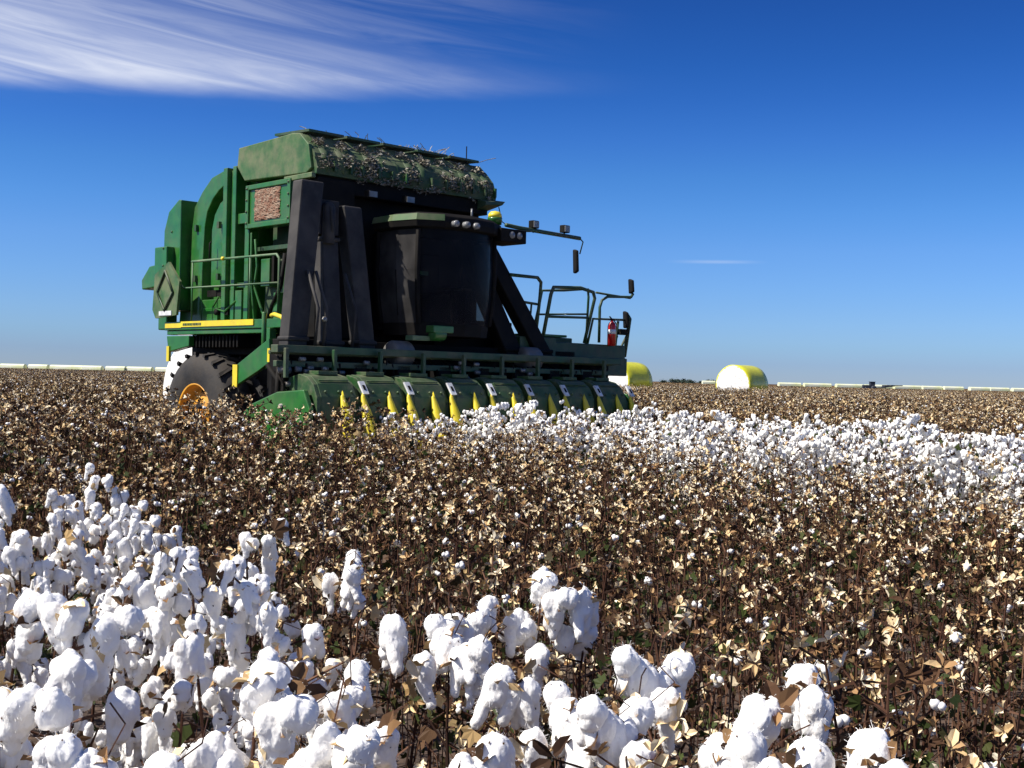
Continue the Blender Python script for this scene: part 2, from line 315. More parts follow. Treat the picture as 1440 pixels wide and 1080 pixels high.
for k in range(6500):   # tufts and trash lying on the roof slope
    x = XL + lr.random()*3.3; s = lr.random()**.8*3.999; i = int(s); c_ = hp_[i].lerp(hp_[i+1], s-i)
    if noise.noise(Vector((x*1.9, s*1.1, 1))) < .10 - .10*s: continue
    r = lr.uniform(.008, .028); hh = abs(math.sin((x-XL-.15)/.375*math.pi))*.06; q = Vector((x, c_.y + .01 + hh, c_.z - .01 - hh)) + Vector((lr.gauss(0, .02), lr.gauss(0, .012), lr.gauss(0, .012)))
    a = [Vector((lr.gauss(0, r), lr.gauss(0, r), lr.gauss(0, r*.6))) for _ in range(4)]
    b.add([q + v for v in a], [(0, 1, 2), (0, 2, 3), (0, 3, 1), (1, 3, 2)])
for k in range(90):
    x = XL + (2.3 + lr.gauss(0, .25) if k < 50 else lr.random()*3.4); y = lr.uniform(1.7, 2.5); p = Vector((x, y, 5.08))
    d = Vector((lr.gauss(0, .1), lr.gauss(0, .1), lr.uniform(.02, .14)))
    b.tube([p, p + d*.5 + Vector((lr.gauss(0, .02), 0, .01)), p + d], .006, 3)
b.build('caught_lint', M['lint_dust'], hood)
b = MB(); b.hexa([(XR-.3, 1.3, 4.38), (XR+.12, 1.3, 4.42), (XR+.12, 1.7, 4.48), (XR-.3, 1.7, 4.48)], [(XR-.3, 1.3, 4.32), (XR+.06, 1.3, 4.36), (XR-.1, 1.7, 4.22), (XR-.3, 1.7, 4.22)])
b.build('side_visor', M['green_dark'], hood, .01)
b = MB(); b.tube([(3.95, 1.75, 5.0), (3.95, 1.75, 5.28)], .009, 5); b.tube([(4.3, 1.35, 4.33), (4.33, 1.3, 4.1), (4.2, 1.0, 3.98)], .008, 5); each(b, 'aerial', M['black'], hood)
# side opening: dark recess, screened panel, lower panel, plumbing
b = MB(); b.box(1.30, 1.34, 2.0, 3.10, 2.42, 4.40); b.box(1.0, 1.3, 2.0, 3.09, 3.44, 3.50)
b.build('side_recess', M['green_dark'], pk)
b = MB(); b.box(.86, 1.02, 1.95, 3.14, 3.76, 4.40)
for y in (1.95, 3.06): b.box(.83, .86, y, y+.08, 3.76, 4.40)
for z in (3.76, 4.33): b.box(.83, .86, 2.03, 3.06, z, z+.07)
sp = b.build('screen_panel', M['green'], pk, .008)
b = MB(); g = 26
vs = []
for i in range(g+1):
    for j in range(g+1):
        y = 2.24 + .68*i/g; z = 3.86 + .46*j/g
        if i in (0, g): y += lr.uniform(-.02, .03)*(1 if i == 0 else -1)
        vs.append((.852 - .018*lr.random()*(1 if 0 < i < g and 0 < j < g else 0), y, z))
b.add(vs, [(i*(g+1)+j, i*(g+1)+j+1, (i+1)*(g+1)+j+1, (i+1)*(g+1)+j) for i in range(g) for j in range(g)])
b.build('air_screen', M['screen'], sp)
b = MB(); b.box(1.05, 1.29, 2.05, 2.9, 2.45, 3.30)
b.build('lower_panel', M['green_dark'], pk, .01)
b = MB()
b.box(.9, 1.04, 2.55, 2.78, 2.9, 3.30); b.box(.92, 1.03, 2.30, 2.46, 2.42, 2.80); b.box(.86, 1.0, 3.24, 3.42, 2.42, 2.86); b.box(.9, 1.02, 4.0, 4.45, 2.42, 2.62)
b.tube([(.9, 2.95, 3.6), (.88, 2.85, 3.2), (.9, 2.95, 2.9), (.9, 2.7, 2.5)], .022, 6); b.tube([(.88, 3.02, 3.7), (.86, 2.98, 3.0), (.88, 2.9, 2.42)], .02, 6)
b.tube([(.86, 3.9, 2.78), (.85, 4.05, 2.62), (.85, 3.7, 2.55), (.86, 3.4, 2.7)], .018, 6)
each(b, 'side_fitting', M['green'], pk, .006)
b = MB(); b.box(XL-.002, XL+.05, 3.90, 4.40, 2.80, 2.90); b.box(.93, .99, 2.48, 2.54, 2.95, 3.35); b.box(.86, .98, 3.62, 3.70, 2.5, 2.62)
b.tube([(.90, 2.15, 3.35), (.88, 2.2, 2.9), (.92, 2.5, 2.6), (.92, 2.6, 2.42)], .03, 8); b.lathe([(.84, .05), (.9, .05)], 12, c=(0, 3.95, 2.55))
each(b, 'hydraulic_hose', M['black'], pk)
b = MB()
for y, z in [(3.64, 2.6+i*.3) for i in range(7)] + [(5.3, 2.75+i*.28) for i in range(5)] + [(1.99, 3.84+i*.17) for i in range(4)] + [(3.10, 3.84+i*.17) for i in range(4)]:
    xx = {3.64: .93, 5.3: .80, 1.99: .83, 3.10: .83}[y]
    if y == 5.3 and z < 3.65: xx = .66
    b.lathe([(xx-.014, .016), (xx+.004, .018)], 8, c=(0, y, z))
for y, z in ((4.75, 3.1), (4.75, 3.9), (4.05, 3.1), (4.05, 3.9)): b.box(.905, .955, y-.03, y+.03, z-.05, z+.05)
each(b, 'fastener', M['green_dark'], chamber)
b = MB(); b.tube([(.90, 4.22, 3.35), (.87, 4.22, 3.38), (.87, 4.22, 3.62), (.90, 4.22, 3.65)], .012, 6); b.build('door_handle', M['black'], chamber)
# walkway with its yellow stripe
b = MB(); b.box(.60, 1.5, 1.75, 5.10, 2.27, 2.40); b.box(.62, .9, 2.2, 5.05, 2.20, 2.268)
wk = b.build('walkway', M['green'], pk, .01)
b = MB(); b.box(.585, .598, 2.45, 4.55, 2.315, 2.40); b.box(.588, .598, 4.55, 5.06, 2.305, 2.375)
st = b.build('yellow_stripe', M['yellow'], wk)
b = MB(); yy = 4.48
for w in (.05, .03, .06, .04, .05, .07, .04, .05, .03, .06, .05, .04): b.box(.581, .584, yy-w*.7, yy, 2.335, 2.372); yy -= w
b.build('faded_lettering', M['green_dark'], st)
b = MB()
b.tube([(.62, 1.86, 2.41), (.62, 1.86, 3.24), (.62, 1.93, 3.30), (.62, 4.30, 3.32)], .019, 8)
b.tube([(.62, 1.86, 2.90), (.62, 4.55, 2.92), (.60, 4.85, 3.16)], .015, 8)
for y in (2.62, 4.28): b.tube([(.62, y, 2.41), (.62, y, 3.31)], .013, 6)
b.build('handrail', M['rail'], wk)
b = MB(); b.lathe([(.58, .028), (.62, .03)], 10, c=(0, 3.35, 3.315)); b.build('reflector', M['yellow'], wk)
# lower side: fender panel, lugged strip, black chassis and painted shade of the front recess
b = MB(); b.prism([(5.06, 2.18), (5.0, 1.93), (4.35, 2.02), (4.35, 2.18)], .62, .75); b.box(.55, .66, 1.95, 2.06, 1.7, 2.27)
b.tube([(.1, 1.38, 2.45), (.1, 1.38, 1.9)], .035, 8); each(b, 'fender_panel', M['green'], pk, .01)
b = MB(); b.box(.60, .64, 4.94, 5.02, 1.78, 2.02); b.build('reflector', M['yellow'], pk)
b = MB(); b.tube([(.45, 1.75, 2.43), (.3, 1.45, 2.43), (.2, 1.1, 2.38), (.2, .95, 2.22)], .032, 8); b.build('yellow_handle', M['yellow'], pk)
b = MB()
b.box(1.2, 4.6, 1.6, 5.3, 1.45, 2.20); b.box(.30, 5.7, .95, 1.6, .75, 2.10); b.box(1.3, 4.5, 4.9, 5.6, 1.0, 1.8); b.box(3.0, 4.6, 1.3, 1.6, 1.9, 2.52); b.box(1.6, 4.2, 1.7, 1.94, 2.1, 4.42)  # tall last box and the next two paint the front recess's shade black
b.box(1.0, 4.2, 1.5, 1.7, 4.2, 4.42)
b.box(.95, 1.59, 1.45, 1.93, 2.15, 4.38)
for k in range(14): b.box(.70, 1.0, 3.05+k*.1, 3.09+k*.1, 2.0, 2.19)
b.box(1.0, 1.2, 2.4, 4.8, 1.9, 2.26); b.build('undercarriage_recess_shade', M['black'], pk, .01)
# fender steps plate at the near corner
b = MB(); b.prism([(1.88, 1.72), (1.05, 2.09), (1.02, 1.78), (1.30, 1.66), (1.86, 1.45)], -.03, .03)
b.box(.03, .3, 1.15, 1.3, 1.80, 1.88)
fp = b.build('corner_shield', M['green'], pk, .008)
b = MB(); b.box(-.045, -.032, 1.80, 1.92, 1.44, 1.74); b.box(-.045, -.032, 1.00, 1.06, 1.78, 1.96); b.build('reflector', M['yellow'], fp)
# wheels
def wheel(x0, w, y, r, parent, rimr=.50):
    t = empty('front_wheel', parent=parent); rr = r
    b = MB(); pr = [(x0+.03, rimr), (x0+.005, rimr+.08), (x0, r*.80), (x0+.04, r*.94), (x0+.10, r), (x0+w-.10, r), (x0+w-.04, r*.94), (x0+w, r*.8), (x0+w, rimr+.08), (x0+w-.03, rimr)]
    b.lathe(pr, 48, c=(0, y, r), caps=False)
    n = 22
    for k in range(n):
        for side in (0, 1):
            a0 = 2*math.pi*(k + side*.5)/n; xa = x0+.02 if side == 0 else x0+w-.02; xb = x0+w*.52 if side == 0 else x0+w*.48; a1 = a0 + .16
            q = []
            for rad in (r-.02, r+.026):
                for (xx, aa, dd) in ((xa, a0, -.032), (xb, a1, -.032), (xb, a1, .032), (xa, a0, .032)):
                    q.append((xx, y + rad*math.sin(aa+dd), r + rad*math.cos(aa+dd)))
            b.hexa(q[:4], q[4:])
    b.build('tyre', M['rubber'], t)
    b = MB(); b.lathe([(x0+.12, .10), (x0+.10, .2), (x0+.16, .30), (x0+.20, .44), (x0+.04, .47), (x0+.02, .50), (x0+.06, .505), (x0+.3, .50)], 40, c=(0, y, r), caps=False); b.lathe([(x0+.13, 0), (x0+.12, .11)], 24, c=(0, y, r), caps=False)
    b.lathe([(x0+.02, .12), (x0+.13, .14)], 16, c=(0, y, r))
    for k in range(8): a = k*math.pi/4; b.lathe([(x0+.07, .02), (x0+.13, .02)], 6, c=(0, y+.19*math.cos(a), r+.19*math.sin(a)))
    b.build('rim', M['rim'], t)
for x0 in (.50, 1.12, 3.75, 4.37): wheel(x0, .55, 3.98, .95, pk)
# header
b = MB(); b.box(-.26, 6.32, .48, .64, 1.90, 2.0); b.box(-.26, 6.3, .50, .58, 1.72, 1.80)
for k in range(9): b.box(.55+k*.75-.76 if k else -.2, (.55+k*.75-.76 if k else -.2)+.05, .38, .44, 1.58, 1.96)
b.box(-.26, 6.3, .646, .70, 1.88, 1.93)
hd = b.build('header', M['green_dark'], pk, .008)
b = MB(); b.box(-.05, 6.0, .62, .94, .6, 1.62)
for k in range(34):
    x = -.15 + k*.185 + lr.uniform(-.05, .05); h = lr.uniform(.1, .25)
    b.tube([(x, .55, 1.60), (x+lr.uniform(-.1, .1), .50, 1.60+h), (x+lr.uniform(-.12, .12), .75, 1.88)], lr.uniform(.012, .022), 6)
for k in range(8): b.box(.2+k*.745, .42+k*.745, .5, .8, 1.6, 1.78)
b.box(5.6, 6.25, .7, 1.3, 1.55, 1.99)
b.build('drive_gear', M['black'], hd, .008)
b = MB()
for k in range(22):
    x = lr.uniform(-.25, 6); b.lathe([(x, .03), (x+.08, .03)], 10, c=(0, .46, lr.uniform(1.62, 1.84)))
for x in (1.9, 4.45): b.lathe([(x-.17, .16), (x-.13, .19), (x+.13, .19), (x+.17, .16)], 20, c=(0, .75, 1.94))
each(b, 'coupling', M['steel'], hd)
for k in range(8):
    x0 = -.06 + k*.745; x1 = x0+.70
    pf = [(-.10, .62), (-.14, 1.05), (-.12, 1.36), (-.03, 1.52), (.10, 1.61), (.30, 1.645), (.52, 1.60), (.60, 1.45), (.60, .62)]
    b = MB(); b.prism(pf, x0+.06, x1-.10)
    b.prism([(y*.97-.0, z-.012) for y, z in pf], x0, x0+.06); b.prism([(y*.93+.04, z-.06) for y, z in pf], x1-.10, x1)
    b.box(x0+.2, x0+.5, .15, .4, 1.63, 1.68)
    b.tube([(x0+.1, .0, 1.56), (x0+.55, .0, 1.56)], .012, 6)
    for q in range(3): b.lathe([(x0+.12+q*.2, .0), (x0+.13+q*.2, .02), (x0+.15+q*.2, .02)], 8, c=(0, -.10, 1.42))
    un = b.build('row_unit', M['unit'], pk, .02)
    b = MB(); b.hexa([(x1-.01, -.16, 1.40), (x1+.075, -.16, 1.40), (x1+.075, -.04, 1.56), (x1-.01, -.04, 1.56)], [(x1-.01, -.13, 1.39), (x1+.075, -.13, 1.39), (x1+.075, -.01, 1.55), (x1-.01, -.01, 1.55)])
    pl = b.build('number_plate', M['white'], un)
    b = MB(); b.hexa([(x1+.015, -.128, 1.452), (x1+.05, -.128, 1.452), (x1+.05, -.083, 1.512), (x1+.015, -.083, 1.512)], [(x1+.015, -.118, 1.447), (x1+.05, -.118, 1.447), (x1+.05, -.073, 1.507), (x1+.015, -.073, 1.507)])
    b.build('number', M['black'], pl)
    for dx in (.40, .72):
        xx = x0 + dx - .02; b = MB(); n = 12; vs = [(xx, -.14, 1.43), (xx, -.10, 1.43)]
        rings = [(1.36, .030, -.13), (1.15, .075, -.21), (.85, .105, -.33), (.55, .10, -.45), (.30, .03, -.60)]
        prof = []
        vv = []
        for z, r, y in rings:
            for j in range(n): a = 2*math.pi*j/n; vv.append((xx + r*math.cos(a), y + r*.8*math.sin(a), z))
        vv.append((xx, -.12, 1.44)); top = len(vv)-1
        ff = [(i*n+j, i*n+(j+1) % n, (i+1)*n+(j+1) % n, (i+1)*n+j) for i in range(len(rings)-1) for j in range(n)] + [(top, (j+1) % n, j) for j in range(n)]
        b.add(vv, ff, smooth=True); b.build('crop_divider', M['yellow'], un)
b = MB(); b.prism([(-.05, .30), (-.12, 1.2), (.02, 1.44), (.62, 1.40), (1.25, 1.22), (1.42, 1.1), (1.35, .45), (.6, .3)], -.17, -.10)
b.build('end_shield', M['green'], pk, .015)
b = MB(); b.prism([(-.05, .30), (-.12, 1.2), (.02, 1.44), (.62, 1.40), (1.25, 1.22), (1.3, .4)], 5.92, 5.97); b.build('end_shield', M['green'], pk, .015)
b = MB()   # black linkage at the near end
b.box(-.05, .28, .7, 1.0, .8, 1.9); b.tube([(-.12, .7, 1.0), (-.12, .66, 1.75)], .035, 8); b.tube([(-.15, .9, 1.75), (.1, .7, 1.3), (.0, .6, 1.0)], .03, 8)
for k in range(9): b.tube([(-.22+lr.random()*.3, .55, 1.85-lr.random()*.4), (-.15+lr.random()*.3, .50, 1.5-lr.random()*.3), (lr.random()*.3, .6, 1.3)], .014, 6)
b.build('lift_linkage', M['black'], pk)
b = MB(); b.lathe([(-.2, .05), (-.05, .05)], 12, c=(0, .52, 1.68)); b.lathe([(-.12, .035), (.1, .035)], 12, c=(0, .5, 1.50)); b.tube([(-.2, .5, 1.22), (.02, .5, 1.24)], .03, 8)
each(b, 'hydraulic_cylinder', M['steel'], pk)
# air ducts
def duct(bx, bw, by, tx, tw, ty, zt, dep=.22, zb=1.98, collar=None, m='duct'):
    b = MB(); N = 6; qs = []
    for i in range(N+1):
        f = i/N; x = bx+(tx-bx)*f; w = bw+(tw-bw)*f; y = by+(ty-by)*f; z = zb+(zt-zb)*f
        qs.append([(x, y, z), (x+w, y, z), (x+w, y+dep, z), (x, y+dep, z)])
    for i in range(N): b.add(qs[i]+qs[i+1], [(0, 1, 5, 4), (1, 2, 6, 5), (2, 3, 7, 6), (3, 0, 4, 7)] + ([(3, 2, 1, 0)] if i == 0 else []) + ([(4, 5, 6, 7)] if i == N-1 else []))
    bm = b
    for f in (collar or ()):
        x = bx+(tx-bx)*f; w = bw+(tw-bw)*f; y = by+(ty-by)*f; z = zb+(zt-zb)*f
        bm.box(x-.02, x+w+.02, y-.03, y+dep+.02, z-.03, z+.03)
    me = bm.build('air_duct', M[m], pk, .02)
    # weld rings so that the tall faces stay continuous
    q = bmesh.new(); q.from_mesh(me.data); bmesh.ops.remove_doubles(q, verts=q.verts, dist=1e-4); q.to_mesh(me.data); q.free()
    return me
duct(.04, .30, .72, .36, .36, .95, 4.22, collar=(.05,))
duct(.64, .28, .72, .74, .26, 1.0, 3.50, collar=(.05, .98))
duct(1.20, .27, .72, 1.05, .30, .95, 3.95, collar=(.05,))
duct(4.05, .36, .80, 3.30, .32, 1.25, 3.95, collar=(.05,), m='black')
duct(4.72, .34, .78, 3.46, .34, 1.05, 3.90, collar=(.05,), m='black')
b = MB(); b.box(.72, 1.02, 1.02, 1.3, 3.53, 4.0); b.lathe([(3.4, .09), (3.9, .09), (3.96, .05)], 14, axis='z', c=(.82, .98, 0)); b.tube([(.80, .9, 3.9), (.80, .86, 3.7), (.83, .9, 3.55)], .02, 6)
b.build('fan_inlet', M['duct'], pk, .015)
b = MB()
for x in (.42, .55, 1.02): b.tube([(x, .66, 1.95), (x+.02, .62, 2.5), (x-.04, .8, 3.0)], .022, 8)
each(b, 'hydraulic_hose', M['duct'], pk)
b = MB(); b.lathe([(.5, 0), (.52, .035), (.56, .035)], 12, c=(0, .62, 2.36)); b.build('hose_cap', M['steel'], pk)
# cab
def ring(z, s, dy=0):
    c = Vector((2.82, .95)); out = []
    for x, y in ((2.05, 1.45), (2.02, 1.0), (2.10, .62), (2.40, .44), (2.82, .36), (3.24, .44), (3.54, .62), (3.62, 1.0), (3.60, 1.45)):
        out.append((c.x + (x-c.x)*s, c.y + (y-c.y)*s + dy, z))
    return out
b = MB(); lv = [(2.40, .93), (2.75, .99), (3.15, 1.02), (3.72, 1.0)]; n = 9
for z, s in lv: b.v += ring(z, s)
for i in range(3):
    for j in range(8):
        b.f.append((i*n+j, i*n+j+1, (i+1)*n+j+1, (i+1)*n+j)); b.m.append(1 if j < 2 else 0); b.t.append(.5); b.sm.append(2 <= j <= 5)
cb_ = MB()
cb_.add(ring(2.22, .90) + ring(2.40, .93), [(j, (j+1) % 9, (j+1) % 9+9, j+9) for j in range(9)] + [tuple(range(8, -1, -1)), tuple(range(9, 18))])
cb_.box(2.12, 3.64, 1.44, 1.75, 2.3, 3.72)
for j in (0, 2, 6, 8): cb_.tube([ring(z, s*1.004)[j] for z, s in lv], .042, 6)
cb_.tube([ring(3.15, 1.02)[1]]+[ring(2.5, .955)[1]], .012, 6)
cab = cb_.build('cab', M['black'], pk, .008)
gl = b.build('cab_window', [M['glass'], M['glass_dusty_sunlit']], cab)
b = MB(); b.box(2.62, 3.02, .95, 1.35, 2.42, 2.85); b.box(2.62, 3.02, 1.25, 1.38, 2.85, 3.45); b.tube([(2.82, .62, 2.42), (2.82, .72, 2.9)], .04, 8); b.lathe([(2.9, .17), (2.93, .17)], 18, axis='z', c=(2.82, .74, 0)); b.box(3.15, 3.3, .8, 1.3, 2.42, 2.95)
b.build('operator_seat', M['black'], cab, .02)
b = MB(); b.box(2.25, 2.40, .75, .95, 3.08, 3.14); b.tube([(2.9, .9, 2.3), (2.9, .9, 2.32)], .02, 6); b.build('seat_trim', M['green'], cab)
def rroof(z, s): return [((x-2.82)*s+2.84, (y-.95)*s+.95, z) for x, y, _ in ring(0, 1)]
b = MB(); lvl = [(3.72, 1.02), (3.74, 1.12), (3.82, 1.14), (3.90, 1.12), (3.95, 1.02)]
for z, s in lvl: b.v += rroof(z, s)
for i in range(4):
    for j in range(9): b.f.append((i*9+j, i*9+(j+1) % 9, (i+1)*9+(j+1) % 9, (i+1)*9+j)); b.m.append(0); b.t.append(.5); b.sm.append(False)
b.f += [tuple(range(8, -1, -1)), tuple(range(36, 45))]; b.m += [0, 0]; b.t += [.5, .5]; b.sm += [False]*2
b.box(3.50, 4.02, .42, .95, 3.66, 3.86)
rf = b.build('cab_roof', M['black'], cab, .012)
b = MB(); r1 = rroof(3.835, 1.152); r2 = rroof(3.925, 1.12)
for j in (0, 1, 2): b.hexa([r1[j], r1[j+1], r2[j+1], r2[j]], [tuple(Vector(p)*.999+Vector((.02, .02, 0))) for p in (r1[j], r1[j+1], r2[j+1], r2[j])])
b.build('roof_trim', M['green_hood'], rf)
b = MB()
for x in (2.50, 2.68, 2.86): b.lathe([(.255 if x < 2.6 else .225, .042), (.27, .048), (.40, .04)], 16, axis='y', c=(x, .0, 3.80))
b.lathe([(.405, .05), (.44, .055)], 14, axis='y', c=(3.72, 0, 3.77)); b.lathe([(.405, .05), (.44, .055)], 14, axis='y', c=(3.87, 0, 3.77))
each(b, 'roof_lamp', M['lamp'], rf)
b = MB(); b.lathe([(3.92, .10), (4.0, .11), (4.02, .11)], 20, axis='z', c=(3.55, .62, 0)); b.build('beacon_base', M['green'], rf)
b = MB(); b.lathe([(4.021, .105), (4.07, .10), (4.11, .07), (4.125, 0)], 20, axis='z', c=(3.55, .62, 0)); b.build('beacon', M['yellow'], rf)
b = MB(); b.tube([(2.98, .5, 3.93), (2.98, .5, 4.08)], .016, 6); b.build('aerial', M['lamp'], rf)
b = MB(); b.box(1.98, 2.3, .55, .72, 2.14, 2.21); b.build('step', M['rail'], cab, .01)
b = MB(); b.box(2.25, 2.62, .42, .60, 2.26, 2.36); b.lathe([(2.28, .0), (2.29, .10), (2.5, .10)], 14, c=(0, .52, 2.24)); b.build('cab_step_box', M['green'], cab, .012)
# lamp bar and mirrors on the right side
b = MB(); b.tube([(3.95, .8, 3.97), (4.35, .9, 3.97), (5.75, .95, 3.95)], .033, 8); b.tube([(3.95, .8, 3.88), (4.6, .9, 3.95)], .018, 6)
b.tube([(5.75, .95, 3.95), (5.83, .95, 3.90), (5.78, .97, 3.70)], .012, 6); lb = b.build('lamp_bar', M['green_dark'], pk)
for x in (4.66, 5.36):
    b = MB(); b.box(x-.068, x+.068, .87, .97, 4.0, 4.12); b.tube([(x, .93, 3.93), (x, .93, 4.0)], .015, 6); w = b.build('work_lamp', M['black'], lb, .012)
    b = MB(); b.box(x-.055, x+.055, .855, .869, 4.012, 4.108); b.build('lens', M['lamp'], w)
def mirror(x, y, z0, z1, name='mirror'):
    b = MB(); b.hexa([(x-.035, y-.08, z0+.02), (x+.055, y+.06, z0), (x+.06, y+.08, z1), (x-.04, y-.06, z1-.03)], [(x-.085, y-.05, z0+.02), (x+.0, y+.10, z0), (x+.0, y+.12, z1), (x-.085, y-.03, z1-.03)])
    m_ = b.build(name, M['black'], pk, .02); return m_
mirror(5.74, .98, 3.38, 3.78); mirror(7.16, 1.0, 3.14, 3.40); mirror(7.04, 1.0, 2.54, 2.84)
for x in (1.76, 2.44):
    b = MB(); b.box(x-.09, x+.09, 1.25, 1.34, 4.16, 4.27); w = b.build('work_lamp', M['black'], pk, .012); b = MB(); b.box(x-.07, x+.07, 1.235, 1.249, 4.175, 4.255); b.build('lens', M['steel'], w)
# right-hand platform and its rails
b = MB(); b.box(4.6, 6.95, .95, 2.1, 2.0, 2.24); b.box(4.95, 6.0, 1.3, 2.05, 2.24, 2.33); b.box(5.9, 6.98, .93, 2.0, 1.72, 2.02); b.box(4.4, 5.2, .9, 1.6, 1.9, 2.3)
pf = b.build('platform', M['green_dark'], pk, .015)
b = MB(); b.box(5.05, 5.85, 1.28, 1.9, 2.335, 2.375); b.build('bench_lid', M['green'], pf, .01)
def rail(name, *runs):
    b = MB()
    for pts, r in runs: b.tube(pts, r*1.15, 8)
    return b.build(name, M['green_dark'], pf)
rail('handrail', ([(4.2, .95, 3.24), (4.80, .95, 3.24), (4.88, .95, 3.17), (4.86, .95, 2.9), (4.78, .95, 2.28)], .024), ([(4.45, .95, 2.84), (4.80, .95, 2.82)], .018), ([(4.68, .95, 2.82), (4.66, .95, 2.6)], .014),
     ([(5.0, 1.0, 2.30), (5.16, 1.0, 3.0), (5.22, 1.0, 3.12), (5.85, 1.0, 3.15), (6.16, 1.0, 3.10), (6.20, 1.0, 3.0), (5.97, 1.0, 2.25)], .026), ([(5.08, 1.0, 2.64), (6.05, 1.0, 2.67)], .018), ([(6.05, 1.0, 2.24), (6.17, 1.0, 2.66), (7.0, 1.0, 2.68)], .018))
rail('handrail', ([(5.62, 1.9, 2.26), (5.80, 1.9, 2.9), (5.86, 1.9, 3.14), (6.4, 1.9, 3.18), (7.0, 1.9, 3.24), (7.02, 1.9, 3.1), (6.98, 1.9, 2.26)], .020), ([(5.75, 1.9, 2.73), (7.0, 1.9, 2.80)], .015))
rail('handrail', ([(6.33, 1.0, 2.27), (6.33, 1.0, 2.86), (6.38, 1.0, 2.98), (6.52, 1.0, 3.05), (7.12, 1.0, 3.08), (7.17, 1.0, 3.14)], .021), ([(6.23, 1.0, 3.10), (6.6, 1.0, 3.08), (7.1, 1.0, 3.06)], .016))
rail('ladder', ([(6.98, 1.0, 2.05), (7.10, 1.0, 2.70), (7.02, 1.0, 2.78)], .03), ([(6.72, 1.0, 2.05), (6.80, 1.0, 2.65)], .02), ([(6.6, 1.0, 2.05), (6.78, 1.0, 2.4)], .02), ([(6.80, 1.0, 2.08), (7.02, 1.0, 2.40)], .018))
b = MB(); b.box(6.80, 7.02, .93, 1.02, 2.42, 2.52); b.build('ladder_latch', M['black'], pf, .01)
index_kids(pk)
# fire extinguisher strapped to the rail
fe = empty('fire_extinguisher', LW(6.53, .90, 2.22), ANG); tag(fe, 'red fire extinguisher strapped upright to the green platform rail of the picker', 'fire extinguisher')
b = MB(); b.lathe([(0, .05), (.01, .072), (.33, .072), (.38, .055), (.41, .025), (.43, .022)], 24, axis='z'); cy = b.build('cylinder', M['red'], fe)
b = MB(); b.lathe([(.20, .0735), (.275, .0735)], 24, axis='z'); b.build('label_band', M['white'], fe)
b = MB(); b.lathe([(.43, .03), (.46, .03)], 12, axis='z'); b.tube([(0, 0, .45), (-.06, 0, .49)], .012, 6); b.tube([(.03, 0, .45), (.09, -.03, .36), (.08, -.05, .12)], .011, 6); b.build('valve', M['black'], fe)
# ------------------------------------------------------------ round modules
def bale(name, loc, rz, rad, L, label, group=None, wrap='wrap'):
    t = empty(name, loc, rz); tag(t, label, 'cotton bale', group)
    n = 64; g = random.Random(int(loc[0]*10))
    pts = []
    def rr(a): return rad*(1 + .008*math.sin(3*a+1) + .006*math.sin(7*a)) * (1 if math.cos(a) > -.93 else .985)
    b = MB(); prof = [(-.5, .90), (-.497, .955), (-.47, .992), (-.3, 1.0), (-.1, .997), (.1, 1.002), (.3, 1.0), (.47, .992), (.5, .95), (.5, .6), (.5, 0.02)]
    vs = []
    for a_, r_ in prof:
        for j in range(n):
            w = 2*math.pi*j/n; q = rr(w)*r_*(1+.004*g.random()); vs.append((a_*L, q*math.sin(w), q*math.cos(w)+rad*.985))
    k = len(prof)
    b.add(vs, [(i*n+j, i*n+(j+1) % n, (i+1)*n+(j+1) % n, (i+1)*n+j) for i in range(k-1) for j in range(n)], smooth=True)
    b.build('plastic_wrap', M[wrap], t)
    b = MB(); vs = [(-.505*L-.03, 0, rad*.985)]
    for i in range(1, 13):
        f = i/12*.93
        for j in range(n):
            w = 2*math.pi*j/n; vs.append((-.5*L - .05*(1-f**3) + .025*g.random(), rr(w)*f*math.sin(w), rr(w)*f*math.cos(w)+rad*.985))
    b.add(vs, [(0, 1+j, 1+(j+1) % n) for j in range(n)] + [(1+i*n+j, 1+(i+1)*n+j, 1+(i+1)*n+(j+1) % n, 1+i*n+(j+1) % n) for i in range(11) for j in range(n)], smooth=True)
    b.build('cotton_face', M['bale_cotton'], t)
    return t
bale('round_cotton_bale', (14.45, 76.0, .33), R(51), 1.23, 2.45, 'yellow wrapped round cotton bale with white face standing alone right of the picker')
bale('round_cotton_bale', (7.15, 76.2, .33), R(47), 1.25, 2.45, 'yellow wrapped round cotton bale half hidden behind the right end of the picker')
p = LW(3.80, 7.95, .0)
bale('round_cotton_bale', p, ANG, 1.15, 2.3, 'round cotton bale with bare white face directly behind the picker', wrap='bale_cotton')
# far modules in line on the horizon
def module(name, loc, rz, L, label, group, kind=0):
    b = MB(); pf = [(-1.2, 0), (-1.22, 1.2), (-1.12, 1.9), (-.8, 2.25), (-.35, 2.38), (.35, 2.38), (.8, 2.25), (1.12, 1.9), (1.22, 1.2), (1.2, 0)]
    b.prism(pf, -L/2, L/2); b.f = b.f; o = b.build(name, M['wrap_pale'], None, .08); o.location = loc; o.rotation_euler = (0, 0, rz)
    t = tag(o, label, 'cotton module', group); return o
g = random.Random(3)
x = -235.
while x < -84:
    L = g.choice((7, 9, 12)); 
    if True: module('cotton_module', (x+L/2, 398-x*.14+g.uniform(-2, 2), 0), R(-8), L, 'long pale cotton module in the line on the horizon left of the picker', 'cotton modules on the horizon at left')
    x += L + g.uniform(.3, 1.3)
x = 104.; gaps = 0
while x < 230:
    L = g.choice((8, 9, 11)); y = 470 + (x-70)*.05
    if g.random() > .06: module('cotton_module', (x+L/2, y+g.uniform(-2, 2), -.1), R(8), L, 'long pale cotton module in the line on the horizon right of the bale', 'cotton modules on the horizon at right')
    x += L + g.uniform(.2, 1.2)
o = module('cotton_module', (91, 560, 0), R(5), 6, 'short pale module on the horizon in the gap between the two round bales', None)
